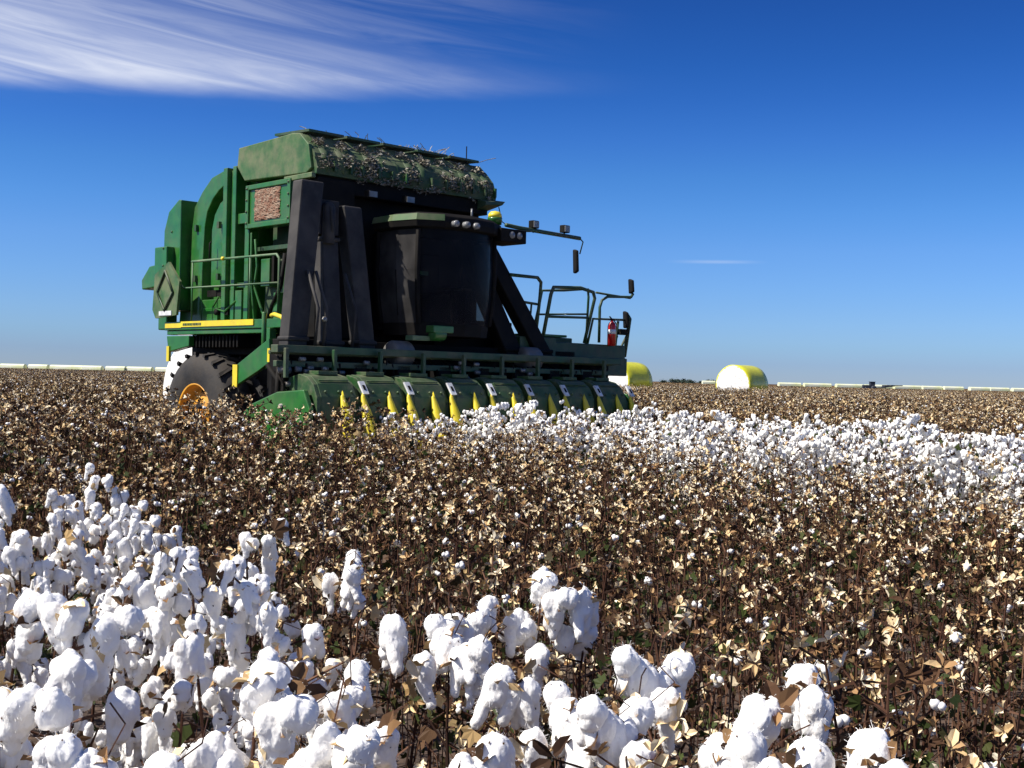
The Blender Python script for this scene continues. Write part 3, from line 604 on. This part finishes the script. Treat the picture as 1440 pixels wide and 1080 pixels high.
# distant field machine
tr = empty('distant_tractor', (116, 390, 0), R(0)); tag(tr, 'tiny dark tractor pulling a low implement on the far right horizon', 'tractor')
b = MB(); b.box(-2.2, .8, -.9, .9, .9, 1.9); b.box(-2.9, -.2, -.7, .7, 1.0, 2.0); b.box(-.6, .9, -.85, .85, 1.9, 3.0); b.box(-.75, 1.05, -1, 1, 3.0, 3.12); b.build('body', M['far_dark'], tr, .05)
for xx, r in ((-2.1, .6), (.4, .9)):
    b = MB(); b.lathe([(-1.3, r*.5), (-1.25, r), (-.85, r), (-.85, r*.5)], 20, axis='y', c=(xx, 0, r)); b.lathe([(.85, r*.5), (.85, r), (1.25, r), (1.3, r*.5)], 20, axis='y', c=(xx, 0, r)); b.build('wheel', M['far_dark'], tr)
b = MB(); b.tube([(1.2, 0, 1.0), (7.5, 0, 1.9)], .18, 6); b.box(3.8, 5.4, -1.5, 1.5, 1.5, 2.1); b.box(5.4, 9.5, -1.6, 1.6, 1.9, 2.15); b.tube([(4.4, 0, 1.5), (4.4, 0, .3)], .15, 6); b.build('implement', M['far_dark'], tr)
# far trees, tiny on the horizon between the bales
def far_tree(x, y, w, h):
    t = empty('far_tree', (x, y, 0)); tag(t, 'tiny dark tree on the horizon between the two round bales', 'tree', 'far trees on the horizon')
    q = random.Random(int(x*7)); b = MB()
    b.tube([(0, 0, 0), (.1, 0, h*.3), (0, .1, h*.6)], [.25, .2, .1], 6); b.build('trunk', M['far_dark'], t)
    b = MB()
    for k in range(260):
        c = Vector((q.gauss(0, w*.26), q.gauss(0, w*.26), h*.62 + q.gauss(0, h*.16))); s = .35
        a = [c + Vector((q.gauss(0, s), q.gauss(0, s), q.gauss(0, s))) for _ in range(3)]; b.add(a, [(0, 1, 2)])
    b.build('crown', M['far_leaf'], t)
for i in range(9): far_tree(82 + i*3.4 + g.uniform(-.8, .8), 640 + g.uniform(-10, 30), g.uniform(2.5, 5), g.uniform(2.1, 3.2))
# ------------------------------------------------------------ cotton plants
def bur_mb(q, s=1., mi=1, tint=None):
    b = MB(); n = q.choice((4, 4, 5)); a0 = q.random()*6.28; ti = q.random()**.95 if tint is None else tint
    for k in range(n):
        a = a0 + 6.283*k/n + q.uniform(-.4, .4); d = Vector((math.cos(a), math.sin(a), 0)); e = Vector((-d.y, d.x, 0)); z = Vector((0, 0, 1))
        op = q.uniform(-.3, 1.5); L = s*q.uniform(.016, .034)/(1+.25*abs(op)); w = s*q.uniform(.005, .0095)
        p = [d*.003*s, d*L*.38 + z*L*.30*op, d*L*.75 + z*L*.62*op, d*L*1.05 + z*L*(.85*op - .12)]
        vs = [p[0] - e*w*.3, p[0] + e*w*.3, p[1] - e*w + z*.003*s, p[1] - z*.002*s, p[1] + e*w + z*.003*s, p[2] - e*w*.75 + z*.003*s, p[2] - z*.002*s, p[2] + e*w*.75 + z*.003*s, p[3]]
        b.add(vs, [(0, 1, 3), (0, 3, 2), (1, 4, 3), (2, 3, 6, 5), (3, 4, 7, 6), (5, 6, 8), (6, 7, 8)], mi, min(1, max(0, ti + q.uniform(-.15, .15))))
    return b
def leaf_mb(q, s, mi=2, tint=None):
    b = MB(); t = q.random() if tint is None else tint; cup = q.uniform(.1, .9)
    vs = [(0, 0, 0)]
    for k, (a, r) in enumerate(((-2.2, .5), (-1.5, .75), (-.95, .62), (-.5, 1.0), (0, .7), (.5, 1.0), (.95, .62), (1.5, .75), (2.2, .5))):
        a *= .75; r *= q.uniform(.8, 1.1); vs.append((r*s*math.cos(a), r*s*math.sin(a), s*cup*(r*r*.5)*q.uniform(.6, 1.2)))
    b.add(vs, [(0, i, i+1) for i in range(1, 9)], mi, t)
    return b
def tuft_mb(q, r, mi=3, el=1.0):
    # small lumpy white boll: two or three merged lobes, low polygon
    b = MB()
    for k in range(q.choice((2, 3, 3, 4))):
        c = Vector((q.gauss(0, r*.42), q.gauss(0, r*.42), q.gauss(0, r*.35))); rr = r*q.uniform(.55, .8)
        ring = 7; vs = [c + Vector((0, 0, rr))]
        for i in (1, 2, 3):
            th = math.pi*i/4
            for j in range(ring):
                a = 6.283*(j + .5*(i % 2))/ring; k2 = rr*q.uniform(.85, 1.12)
                vs.append(c + Vector((k2*math.sin(th)*math.cos(a), k2*math.sin(th)*math.sin(a), k2*math.cos(th)*el)))
        vs.append(c - Vector((0, 0, rr*el*1.1)))
        fs = [(0, 1+j, 1+(j+1) % ring) for j in range(ring)]
        for i in range(2): fs += [(1+i*ring+j, 1+(i+1)*ring+j, 1+(i+1)*ring+(j+1) % ring, 1+i*ring+(j+1) % ring) for j in range(ring)]
        fs += [(len(vs)-1, 1+2*ring+(j+1) % ring, 1+2*ring+j) for j in range(ring)]
        b.add(vs, fs, mi, .5, True)
    return b
def orient(p, d, roll, s=1.):
    qn = d.to_track_quat('Z', 'Y').to_matrix().to_4x4()
    return Matrix.Translation(p) @ qn @ Matrix.Rotation(roll, 4, 'Z') @ Matrix.Scale(s, 4)
def skeleton(q, H, nb, spread, zlo=.18, seg=6):
    """main stem with zigzag fruiting branches; returns stem mesh and the branch nodes (position, direction)"""
    b = MB(); nodes = []; lx, ly = q.gauss(0, .05), q.gauss(0, .05); pts = []
    for i in range(seg+1):
        f = i/seg; pts.append(Vector((lx*f + q.gauss(0, .008), ly*f + q.gauss(0, .008), H*f)))
    b.tube(pts, [.0075 - .0050*i/seg for i in range(seg+1)], 5, 0, q.uniform(.3, .8))
    for k in range(nb):
        f = zlo + (1-zlo)*(k+.5)/nb; i = min(seg-1, int(f*seg)); p = pts[i].lerp(pts[i+1], f*seg - i)
        a = k*2.4 + q.uniform(-.4, .4); L = spread*(1.15 - f*.55)*q.uniform(.6, 1.15); up = q.uniform(.35, .9)
        d = Vector((math.cos(a), math.sin(a), up)).normalized(); bp = [p]; m = 2 if L < .14 else 3
        for s in range(m):
            d = (d + Vector((q.gauss(0, .22), q.gauss(0, .22), q.gauss(-.02, .15)))).normalized(); bp.append(bp[-1] + d*L/m); nodes.append((bp[-1].copy(), d.copy(), f))
        b.tube(bp, [.0035, .0028, .0022, .0016][:m+1], 3, 0, q.uniform(.1, .9))
    nodes.append((pts[-1].copy(), Vector((0, 0, 1)), 1.))
    return b, nodes
PM = [M['stem'], M['bur'], M['leaf'], M['lint_far']]
def place_bur(dst, q, p, d, s, **kw):
    dd = (d + Vector((q.gauss(0, .5), q.gauss(0, .5), q.uniform(-.1, .7)))).normalized()
    dst.merge(bur_mb(q, s, **kw), orient(p, dd, q.random()*6))
def put_leaf(dst, q, p, s, tint):
    d = Vector((q.gauss(0, 1), q.gauss(0, 1), q.uniform(-.2, 1))).normalized(); dst.merge(leaf_mb(q, s, tint=tint), orient(p, d, q.random()*6))
def stalk_variant(seed, white=.06):
    q = random.Random(seed); H = q.uniform(.86, 1.06); b, nodes = skeleton(q, H, 17, .26)
    for p, d, f in nodes:
        if q.random() < .88: place_bur(b, q, p, d, q.uniform(.7, 1.35))
        if q.random() < .60: place_bur(b, q, p + Vector((q.gauss(0, .03), q.gauss(0, .03), q.gauss(0, .02))), d, q.uniform(.6, 1.0))
        if q.random() < white*.8: b.merge(tuft_mb(q, q.uniform(.010, .020)), Matrix.Translation(p + d*.01))
        if q.random() < .42: put_leaf(b, q, p, q.uniform(.018, .045), q.uniform(.5, 1.0) if f > .5 else q.uniform(0, .9))
    for k in range(40):
        z = q.uniform(.05, .85)**1.2*H; put_leaf(b, q, Vector((q.gauss(0, .13), q.gauss(0, .13), z)), q.uniform(.02, .045), q.uniform(0, .55))
    for k in range(10):   # upright twigs
        p = Vector((q.gauss(0, .10), q.gauss(0, .10), q.uniform(.2, .6)*H)); b.tube([p, p + Vector((q.gauss(0, .03), q.gauss(0, .03), q.uniform(.2, .42)))], .0022, 3, 0, q.random())
    return b
def cotton_variant(seed):
    q = random.Random(seed); H = q.uniform(.95, 1.12); b, nodes = skeleton(q, H, 14, .22, zlo=.3, seg=4)
    for p, d, f in nodes:
        if q.random() < .92: b.merge(tuft_mb(q, q.uniform(.022, .034), el=q.uniform(1, 1.7)), Matrix.Translation(p))
        if q.random() < .60: b.merge(tuft_mb(q, q.uniform(.018, .030), el=q.uniform(1, 1.7)), Matrix.Translation(p + Vector((q.gauss(0, .03), q.gauss(0, .03), q.gauss(-.03, .04)))))
        if q.random() < .55: place_bur(b, q, p + d*.02, d, 1.2, tint=q.uniform(0, .6))
        if q.random() < .28: put_leaf(b, q, p + Vector((q.gauss(0, .03), q.gauss(0, .03), q.uniform(-.02, .05))), q.uniform(.025, .05), q.uniform(.2, .9))
        if q.random() < .35: b.tube([p, p + d*.05 + Vector((0, 0, .05))], .003, 3, 0, .3)
    for k in range(10): put_leaf(b, q, Vector((q.gauss(0, .13), q.gauss(0, .13), q.uniform(.1, .8)*H)), q.uniform(.03, .05), q.uniform(0, .7))
    return b
def far_patch(seed, size, n, hmax, white=0.):
    q = random.Random(seed); b = MB()
    for k in range(n):
        x, y = q.uniform(-size/2, size/2), q.uniform(-size/2, size/2); h = q.uniform(.55, 1.)*hmax; w = q.uniform(.12, .30)
        for j in range(5):
            c = Vector((x + q.gauss(0, w*.5), y + q.gauss(0, w*.5), h*q.uniform(.35, 1))); s = q.uniform(.04, .11)
            wht = q.random() < white
            b.add([c + Vector((q.gauss(0, s), q.gauss(0, s), q.gauss(0, s*.7))) for _ in range(3)], [(0, 1, 2)], 3 if wht else 1, q.uniform(0, .75))
        b.add([(x-w*.6, y, 0), (x+w*.6, y+.05, 0), (x, y, h*.95)], [(0, 1, 2)], 0, q.uniform(.2, .9)); b.add([(x, y-w*.6, 0), (x, y+w*.6, 0), (x, y, h*.9)], [(0, 1, 2)], 0, q.uniform(.2, .9))
    return b
# scatter: one object made of points, instancing a set of meshes
def scatter(name, label, cat, variants, pts):
    """pts: list of (location, rotz, tiltx, tilty, scale, variant)"""
    src = bpy.data.collections.new(name + '_sources')
    for i, mb in enumerate(variants):
        me = mb.mesh(name + '_plant', PM); o = bpy.data.objects.new('%s_source_%02d' % (name, i), me); src.objects.link(o)
    me = bpy.data.meshes.new(name); me.from_pydata([tuple(p[0]) for p in pts], [], [])
    a = me.attributes.new('rot', 'FLOAT_VECTOR', 'POINT'); a.data.foreach_set('vector', [c for p in pts for c in (p[2], p[3], p[1])])
    a = me.attributes.new('scl', 'FLOAT', 'POINT'); a.data.foreach_set('value', [p[4] for p in pts])
    a = me.attributes.new('idx', 'INT', 'POINT'); a.data.foreach_set('value', [p[5] for p in pts])
    o = bpy.data.objects.new(name, me); col.objects.link(o); tag(o, label, cat, kind='stuff')
    for m in PM: me.materials.append(m)
    ng = bpy.data.node_groups.new(name + '_nodes', 'GeometryNodeTree')
    ng.interface.new_socket('Geometry', in_out='INPUT', socket_type='NodeSocketGeometry'); ng.interface.new_socket('Geometry', in_out='OUTPUT', socket_type='NodeSocketGeometry')
    gi = ng.nodes.new('NodeGroupInput'); go = ng.nodes.new('NodeGroupOutput')
    ci = ng.nodes.new('GeometryNodeCollectionInfo'); ci.inputs['Collection'].default_value = src; ci.inputs['Separate Children'].default_value = True; ci.inputs['Reset Children'].default_value = True
    ip = ng.nodes.new('GeometryNodeInstanceOnPoints'); ip.inputs['Pick Instance'].default_value = True
    def at(nm, ty):
        n = ng.nodes.new('GeometryNodeInputNamedAttribute'); n.data_type = ty; n.inputs['Name'].default_value = nm; return n.outputs['Attribute']
    er = ng.nodes.new('FunctionNodeEulerToRotation')
    L = ng.links.new
    L(gi.outputs[0], ip.inputs['Points']); L(ci.outputs[0], ip.inputs['Instance']); L(at('idx', 'INT'), ip.inputs['Instance Index'])
    L(at('rot', 'FLOAT_VECTOR'), er.inputs[0]); L(er.outputs[0], ip.inputs['Rotation']); L(at('scl', 'FLOAT'), ip.inputs['Scale']); L(ip.outputs[0], go.inputs[0])
    md = o.modifiers.new('scatter', 'NODES'); md.node_group = ng
    return o
# where things grow (local row frame)
def in_machine(x, y): return -.35 < x < 6.2 and -.12 < y < 7.4
def in_strip(x, y): return 0 <= x <= 6.0 and y < -.1
HERO_EDGE = -6.15
def in_front_cotton(x, y, X, Y): return x < HERO_EDGE + .25*math.sin(y*1.7) and y < -7.15 + .25*math.sin(x*3) and X < (-.165*Y if Y < 3.4 else -.265*Y)
g = random.Random(77)
near = []; mid_pts = []; strip = []; cot = []
STV, COV = 12, 9
# ---- rows out to 130 m
ROW = .745; MAXD = 125.
def wedge(X, Y, d): return Y > -3 and abs(X) < max(3.2, Y*.62 + 2.5)
k0 = -260
for k in range(-260, 260):
    lx = .29 + ROW*k
    y = -150.
    while y < 150:
        X0, Y0, _ = LW(lx, y); d0 = math.hypot(X0, Y0)
        if not wedge(X0, Y0, d0) or d0 > MAXD: y += 1.0 if d0 < 300 else 5; continue
        step = .17 if d0 < 14 else (.22 if d0 < 35 else .32 if d0 < 70 else .45)
        y += step*g.uniform(.75, 1.3)
        jx = lx + g.gauss(0, .14); P = LW(jx, y); X, Y = P.x, P.y; d = math.hypot(X, Y)
        if d < .95 or in_machine(jx, y): continue
        if 74 < Y < 79 and min(abs(X-14.45), abs(X-7.15)) < 2.2: continue
        if in_strip(lx, y) and lx > .3 and g.random() > (.42 if lx < .7 else .15 if lx < 1.4 else .05): strip.append((P, d)); continue
        if in_front_cotton(jx, y, X, Y): cot.append((P, d)); continue
        if d < 1.9 and Y < 1.7 and abs(X) < 1.5 and g.random() < .5: continue
        mid_pts.append((P, d))
stv = [stalk_variant(100+i) for i in range(STV)]
cov = [cotton_variant(300+i) for i in range(COV)]
def pt(P, q, nvar, smin=.85, smax=1.12): return (P, q.random()*6.283, q.gauss(0, .06), q.gauss(0, .06), q.uniform(smin, smax), q.randrange(nvar))
# far patches, 125 m to 1 km
fp = [far_patch(500+i, 9, 330, 1.02) for i in range(4)]
far = []
yy = 60.
while yy < 1150:
    xx = -yy*.62 - 20
    while xx < yy*.62 + 20:
        dd = math.hypot(xx, yy)
        if dd > MAXD - 6: far.append((Vector((xx + g.uniform(-.4, .4), yy + g.uniform(-.4, .4), 0)), g.randrange(4)*math.pi/2, 0, 0, g.uniform(.96, 1.04) if dd < 420 else .93, g.randrange(4)))
        xx += 8.7
    yy += 8.7
scatter('distant_stalk_field', 'picked brown cotton field stretching from behind the bales to the horizon', 'crop field', fp, far)
# ---- lint bolls for the near plants: lobes fused by voxel remeshing
dg = None
def lint_mesh(seed):
    q = random.Random(seed); bm = bmesh.new(); n = q.choice((4, 4, 5)); droop = q.choice((0, .25, .5, .8, 1.))
    for k in range(n):
        a = 6.283*k/n + q.uniform(-.35, .35); rr = q.uniform(.020, .027)
        c = Vector((math.cos(a), math.sin(a), 0))*q.uniform(.010, .017) + Vector((0, 0, q.uniform(-.010, .014)))
        el = q.uniform(1.05, 1.6)
        bmesh.ops.create_icosphere(bm, subdivisions=3, radius=1, matrix=Matrix.Translation(c) @ Matrix.Rotation(q.uniform(-.4, .4), 4, 'X') @ Matrix.Diagonal((rr, rr, rr*el, 1)))
        if q.random() < droop:
            L = q.randint(1, 4); dx, dy = q.gauss(0, .004), q.gauss(0, .004)
            for j in range(L):
                c = c + Vector((dx, dy, -.020)); r2 = rr*(1 - .11*(j+1))
                bmesh.ops.create_icosphere(bm, subdivisions=3, radius=1, matrix=Matrix.Translation(c) @ Matrix.Diagonal((r2, r2, r2*1.35, 1)))
    me = bpy.data.meshes.new('lint'); bm.to_mesh(me); bm.free()
    o = bpy.data.objects.new('lint_tmp', me); col.objects.link(o)
    r = o.modifiers.new('r', 'REMESH'); r.mode = 'VOXEL'; r.voxel_size = .0034; r.use_smooth_shade = True
    s = o.modifiers.new('s', 'SMOOTH'); s.iterations = 7; s.factor = .5
    bpy.context.view_layer.update()
    e = o.evaluated_get(bpy.context.evaluated_depsgraph_get()); m2 = bpy.data.meshes.new_from_object(e)
    bpy.data.objects.remove(o)
    for v in m2.vertices:
        p = v.co; nn = v.normal
        v.co = p + nn*(.0036*noise.noise(p*36 + Vector((seed, 0, 0))) + .0015*noise.noise(Vector((p.x*170, p.y*170, p.z*60))) + .0009*noise.noise(p*300))
    m2.materials.clear()
    b = MB(); b.add([v.co.copy() for v in m2.vertices], [tuple(p_.vertices) for p_ in m2.polygons], 0, .5, True); vs_ = list(m2.vertices)
    for k in range(260):   # loose fibres standing off the surface, and some leaf trash caught in it
        v = vs_[q.randrange(len(vs_))]; nn = v.normal; t = nn.orthogonal().normalized()*.00035; t.rotate(Matrix.Rotation(q.random()*6.28, 3, nn))
        e = v.co + nn*q.uniform(.001, .005) + Vector((q.gauss(0, .004), q.gauss(0, .004), q.gauss(-.002, .004))); e2 = e + Vector((q.gauss(0, .003), q.gauss(0, .003), q.uniform(-.006, .001)))
        b.add([v.co - t, v.co + t, e + t*.7, e - t*.7, e2], [(0, 1, 2, 3), (3, 2, 4)], 0)
    for k in range(q.randint(3, 9)):
        v = vs_[q.randrange(len(vs_))]; c_ = v.co + v.normal*.0012; s_ = q.uniform(.0012, .0038); t = v.normal.orthogonal().normalized(); u_ = v.normal.cross(t)
        b.add([c_ + t*s_*q.uniform(.4, 1), c_ + u_*s_*q.uniform(.3, 1), c_ - t*s_*q.uniform(.6, 1.6), c_ - u_*s_*.5], [(0, 1, 2, 3)], 1, q.uniform(.1, .6))
    return b.mesh('lint', [M['lint'], M['bur']])
LM = [lint_mesh(900+i) for i in range(12)]
BM_ = [bur_mb(random.Random(40+i), 1.75, 0, .35+.08*i).mesh('bur', [M['bur']]) for i in range(6)]
def boll(parent, q, p, s):
    d = Vector((q.gauss(0, .35), q.gauss(0, .35), 1)).normalized()
    o = bpy.data.objects.new('boll', q.choice(LM)); col.objects.link(o); o.parent = parent
    o.location = p; o.rotation_euler = (q.gauss(0, .15), q.gauss(0, .15), q.random()*6.283); k = s*q.uniform(.88, 1.15); o.scale = (k, k, k*q.uniform(.95, 1.15))
    u = bpy.data.objects.new('bur', q.choice(BM_)); col.objects.link(u); u.parent = o; u.location = (q.gauss(0, .012), q.gauss(0, .012), q.uniform(-.026, .002) if q.random() < .75 else .024); u.rotation_euler = (q.gauss(0, .5), q.gauss(0, .5), q.random()*6)
    return o
TOP = {}
def cotton_proto(seed, H, nb, cluster=1., zlo=.45, bs=1., spread=.21, dup=.30):
    q = random.Random(seed); root = empty('cotton_plant')
    b, nodes = skeleton(q, H, 9, spread, zlo=zlo, seg=6)
    b.build('stem', PM, root, fixn=False)
    nodes.sort(key=lambda t: -t[0].z)
    use = nodes[:nb]
    for p, d, f in use:
        boll(root, q, p, bs)
        if q.random() < dup: boll(root, q, p + Vector((q.gauss(0, .03), q.gauss(0, .03), -.05)), bs*.85)
    b = MB()
    for k in range(9): p, d, f = q.choice(nodes); put_leaf(b, q, p + Vector((q.gauss(0, .02), q.gauss(0, .02), q.gauss(-.02, .02))), q.uniform(.022, .045), q.uniform(.6, 1))
    for k in range(14): put_leaf(b, q, Vector((q.gauss(0, .10), q.gauss(0, .10), q.uniform(.15, .75)*H)), q.uniform(.03, .05), q.uniform(0, .7))
    for k in range(3): p, d, f = q.choice(nodes); b.tube([p, p + d*.05 + Vector((q.gauss(0, .02), q.gauss(0, .02), .02)), p + d*.07 + Vector((q.gauss(0, .03), q.gauss(0, .03), .03))], .0014, 3, 0, .4)
    b.build('foliage', PM, root, fixn=False)
    TOP[root] = use[0][0].z + .045*bs
    return root
full = [cotton_proto(10+i, 1.08, 20, bs=.61) for i in range(5)]
few = [cotton_proto(30+i, 1.08, n, zlo=.66, bs=b_, spread=sp, dup=du) for i, (n, b_, sp, du) in enumerate(((1, 1.05, .10, 0), (3, .86, .11, 0), (6, .74, .15, .15), (10, .74, .18, .3)))]
for r in full + few: index_kids(r)
used = set()
def plant(proto, loc, rz, s, label, group=None):
    if proto not in used: used.add(proto); o = proto
    else: o = copy_tree(proto)
    o.location = loc; o.rotation_euler = (0, 0, rz); o.scale = (s, s, s)
    tag(o, label, 'cotton plant', group); return o
def at(px, py, z):   # ground position of a plant whose top (height z) sits at a picture point
    v = co.matrix_world.to_3x3() @ Vector(((px-720)/1700., -(py-540)/1700., -1)); t = (z - EYE.z)/v.z; p = EYE + v*t; return Vector((p.x, p.y, 0))
heroes = [   # picture x, y of the top, height, prototype, how one recognises it
    (350, 925, 1.20, few[3], 'biggest cotton plant with huge fused white bolls at the bottom edge left of centre'),
    (375, 722, 1.25, full[0], 'tall cotton plant standing highest at the right of the left patch'),
    (490, 775, 1.13, few[2], 'cotton plant with a reddish dry leaf on top just right of the left patch'),
    (550, 858, 1.12, few[1], 'slim cotton plant with a short column of shaded bolls right of the left patch'),
    (478, 935, 1.12, few[2], 'low cotton plant with a round cluster below the one with the reddish leaf'),
    (640, 868, 1.14, few[2], 'cotton plant with large drooping bolls at the left end of the middle clump'),
    (655, 838, 1.12, few[2], 'cotton plant with tightly packed bolls left of the tallest one in the middle'),
    (750, 800, 1.16, few[3], 'tallest cotton plant of the middle clump with a dark twig crossing its bolls'),
    (822, 820, 1.13, few[1], 'cotton plant with a split boll at the right end of the middle clump'),
    (745, 935, 1.10, few[1], 'cotton plant with bare dark twigs in front of the middle clump'),
    (930, 900, 1.17, few[2], 'cotton plant with the highest boll right of the bottom centre'),
    (880, 965, 1.15, few[2], 'cotton plant with a long hanging boll at the bottom centre'),
    (805, 968, 1.13, few[2], 'cotton plant with a short wide cluster left of the long hanging boll'),
    (1000, 1015, 1.12, few[1], 'low cotton plant with small bolls right of the bottom centre'),
    (1095, 965, 1.14, few[0], 'cotton plant with one large egg shaped boll standing apart at lower right'),
    (1160, 947, 1.15, few[1], 'cotton plant with three stacked round bolls at lower right'),
    (1095, 1050, 1.16, few[1], 'cotton plant at the bottom edge under the two separate ones at lower right'),
    (1280, 1045, 1.18, few[1], 'rightmost cotton plant with a broad white boll at the bottom edge'),
    (55, 835, 1.22, few[3], 'cotton plant with large bright bolls against the left edge'),
    (60, 955, 1.18, few[3], 'cotton plant with long hanging white bolls in the bottom left corner'),
    (165, 1030, 1.16, few[2], 'low cotton plant with small bolls and red dry leaves near the bottom left corner'),
    (235, 880, 1.14, full[4], 'cotton plant with an orange bur under a domed boll amid the left patch'),
    (400, 935, 1.12, few[0], 'cotton plant with a single round boll right of the biggest one'),
    (560, 1010, 1.08, few[0], 'small cotton plant low between the left patch and the middle clump'),
    (660, 1045, 1.10, few[1], 'cotton plant with bolls cut off by the bottom edge below the middle clump'),
]
hp = []
q = random.Random(8)
for px, py, z, pr, lab in heroes:
    P = at(px, py, z); hp.append(P); plant(pr, P, q.random()*6.283, z/TOP[pr], lab)
n = 0; cot.sort(key=lambda t: t[1])
lab_near = 'mature cotton plant full of open white bolls in the crowded patch at lower left'
for P, d in cot:
    if min((P-h).length for h in hp) < .16 or n >= 190: continue
    if d < 1.5 or q.random() < (.66 if d < 2.6 else .34 if d < 4 else .08): continue
    plant(q.choice(full), P, q.random()*6.283, q.uniform(.93, 1.10), lab_near, 'cotton plants of the patch at lower left'); n += 1
print('front cotton plants', n, len(cot))
for r in full + few:
    if r not in used: print('unused proto', r)
# ---- picked plants nearest to the camera as individuals
def stalk_proto(seed):
    q = random.Random(seed); H = q.uniform(.92, 1.05); root = empty('picked_cotton_plant'); b, nodes = skeleton(q, H, 17, .26)
    for k in range(10): p = Vector((q.gauss(0, .10), q.gauss(0, .10), q.uniform(.2, .6)*H)); b.tube([p, p + Vector((q.gauss(0, .03), q.gauss(0, .03), q.uniform(.2, .42)))], .0022, 3, 0, q.random())
    b.build('stem', PM, root, fixn=False)
    nodes.sort(key=lambda t: -t[0].z)
    for p, d, f in nodes[:34]:
        u = MB(); place_bur(u, q, Vector((0, 0, 0)), d, q.uniform(.8, 1.25), mi=0); o = u.build('empty_bur', M['bur'], root, fixn=False); o.location = p
    b = MB()
    for p, d, f in nodes:
        if q.random() < .30: put_leaf(b, q, p, q.uniform(.018, .04), q.uniform(.5, 1.0) if f > .6 else q.uniform(0, .75))
    for k in range(36): put_leaf(b, q, Vector((q.gauss(0, .13), q.gauss(0, .13), q.uniform(.05, .85)**1.2*H)), q.uniform(.02, .045), q.uniform(0, .6))
    b.build('foliage', PM, root, fixn=False)
    u = tuft_mb(q, .016).build('lint_tuft', PM, root, fixn=False); u.location = nodes[q.randrange(12)][0]
    index_kids(root); return root
sp_ = [stalk_proto(700+i) for i in range(6)]
mid_pts.sort(key=lambda t: t[1]); n = 0; rest = []
for P, d in mid_pts:
    inview = P.y > 1.55 and abs(P.x) < P.y*.45 + .2
    if inview and n < 290 and min((P-h).length for h in hp) > .10:
        r = sp_[n % 6]; o = r if n < 6 else copy_tree(r)
        o.location = P; o.rotation_euler = (q.gauss(0, .05), q.gauss(0, .05), q.random()*6.283); s = q.uniform(.86, 1.08); o.scale = (s, s, s)
        tag(o, 'brown picked cotton plant with empty tan burs growing nearest to the white foreground plants', 'cotton plant', 'nearest picked cotton plants'); n += 1
    else: rest.append(pt(P, g, STV, .84, 1.10) if d < 5 or in_strip(*toL(P)) else pt(P, g, STV, .98, 1.16) if -2.4 < toL(P)[0] < 0 and toL(P)[1] < -1.5 else pt(P, g, STV, 1.10, 1.32))
scatter('picked_cotton_stalks', 'picked brown cotton stalks with tan burs filling the middle of the field', 'crop field', stv, rest)
scatter('standing_cotton_rows', 'unpicked rows white with open cotton running from the picker header towards the right', 'crop field', cov, [pt(P, g, COV, .98, 1.17) for P, d in strip])
print('stalks', len(rest), 'strip', len(strip), 'far', len(far), 'objects', len(bpy.data.objects))
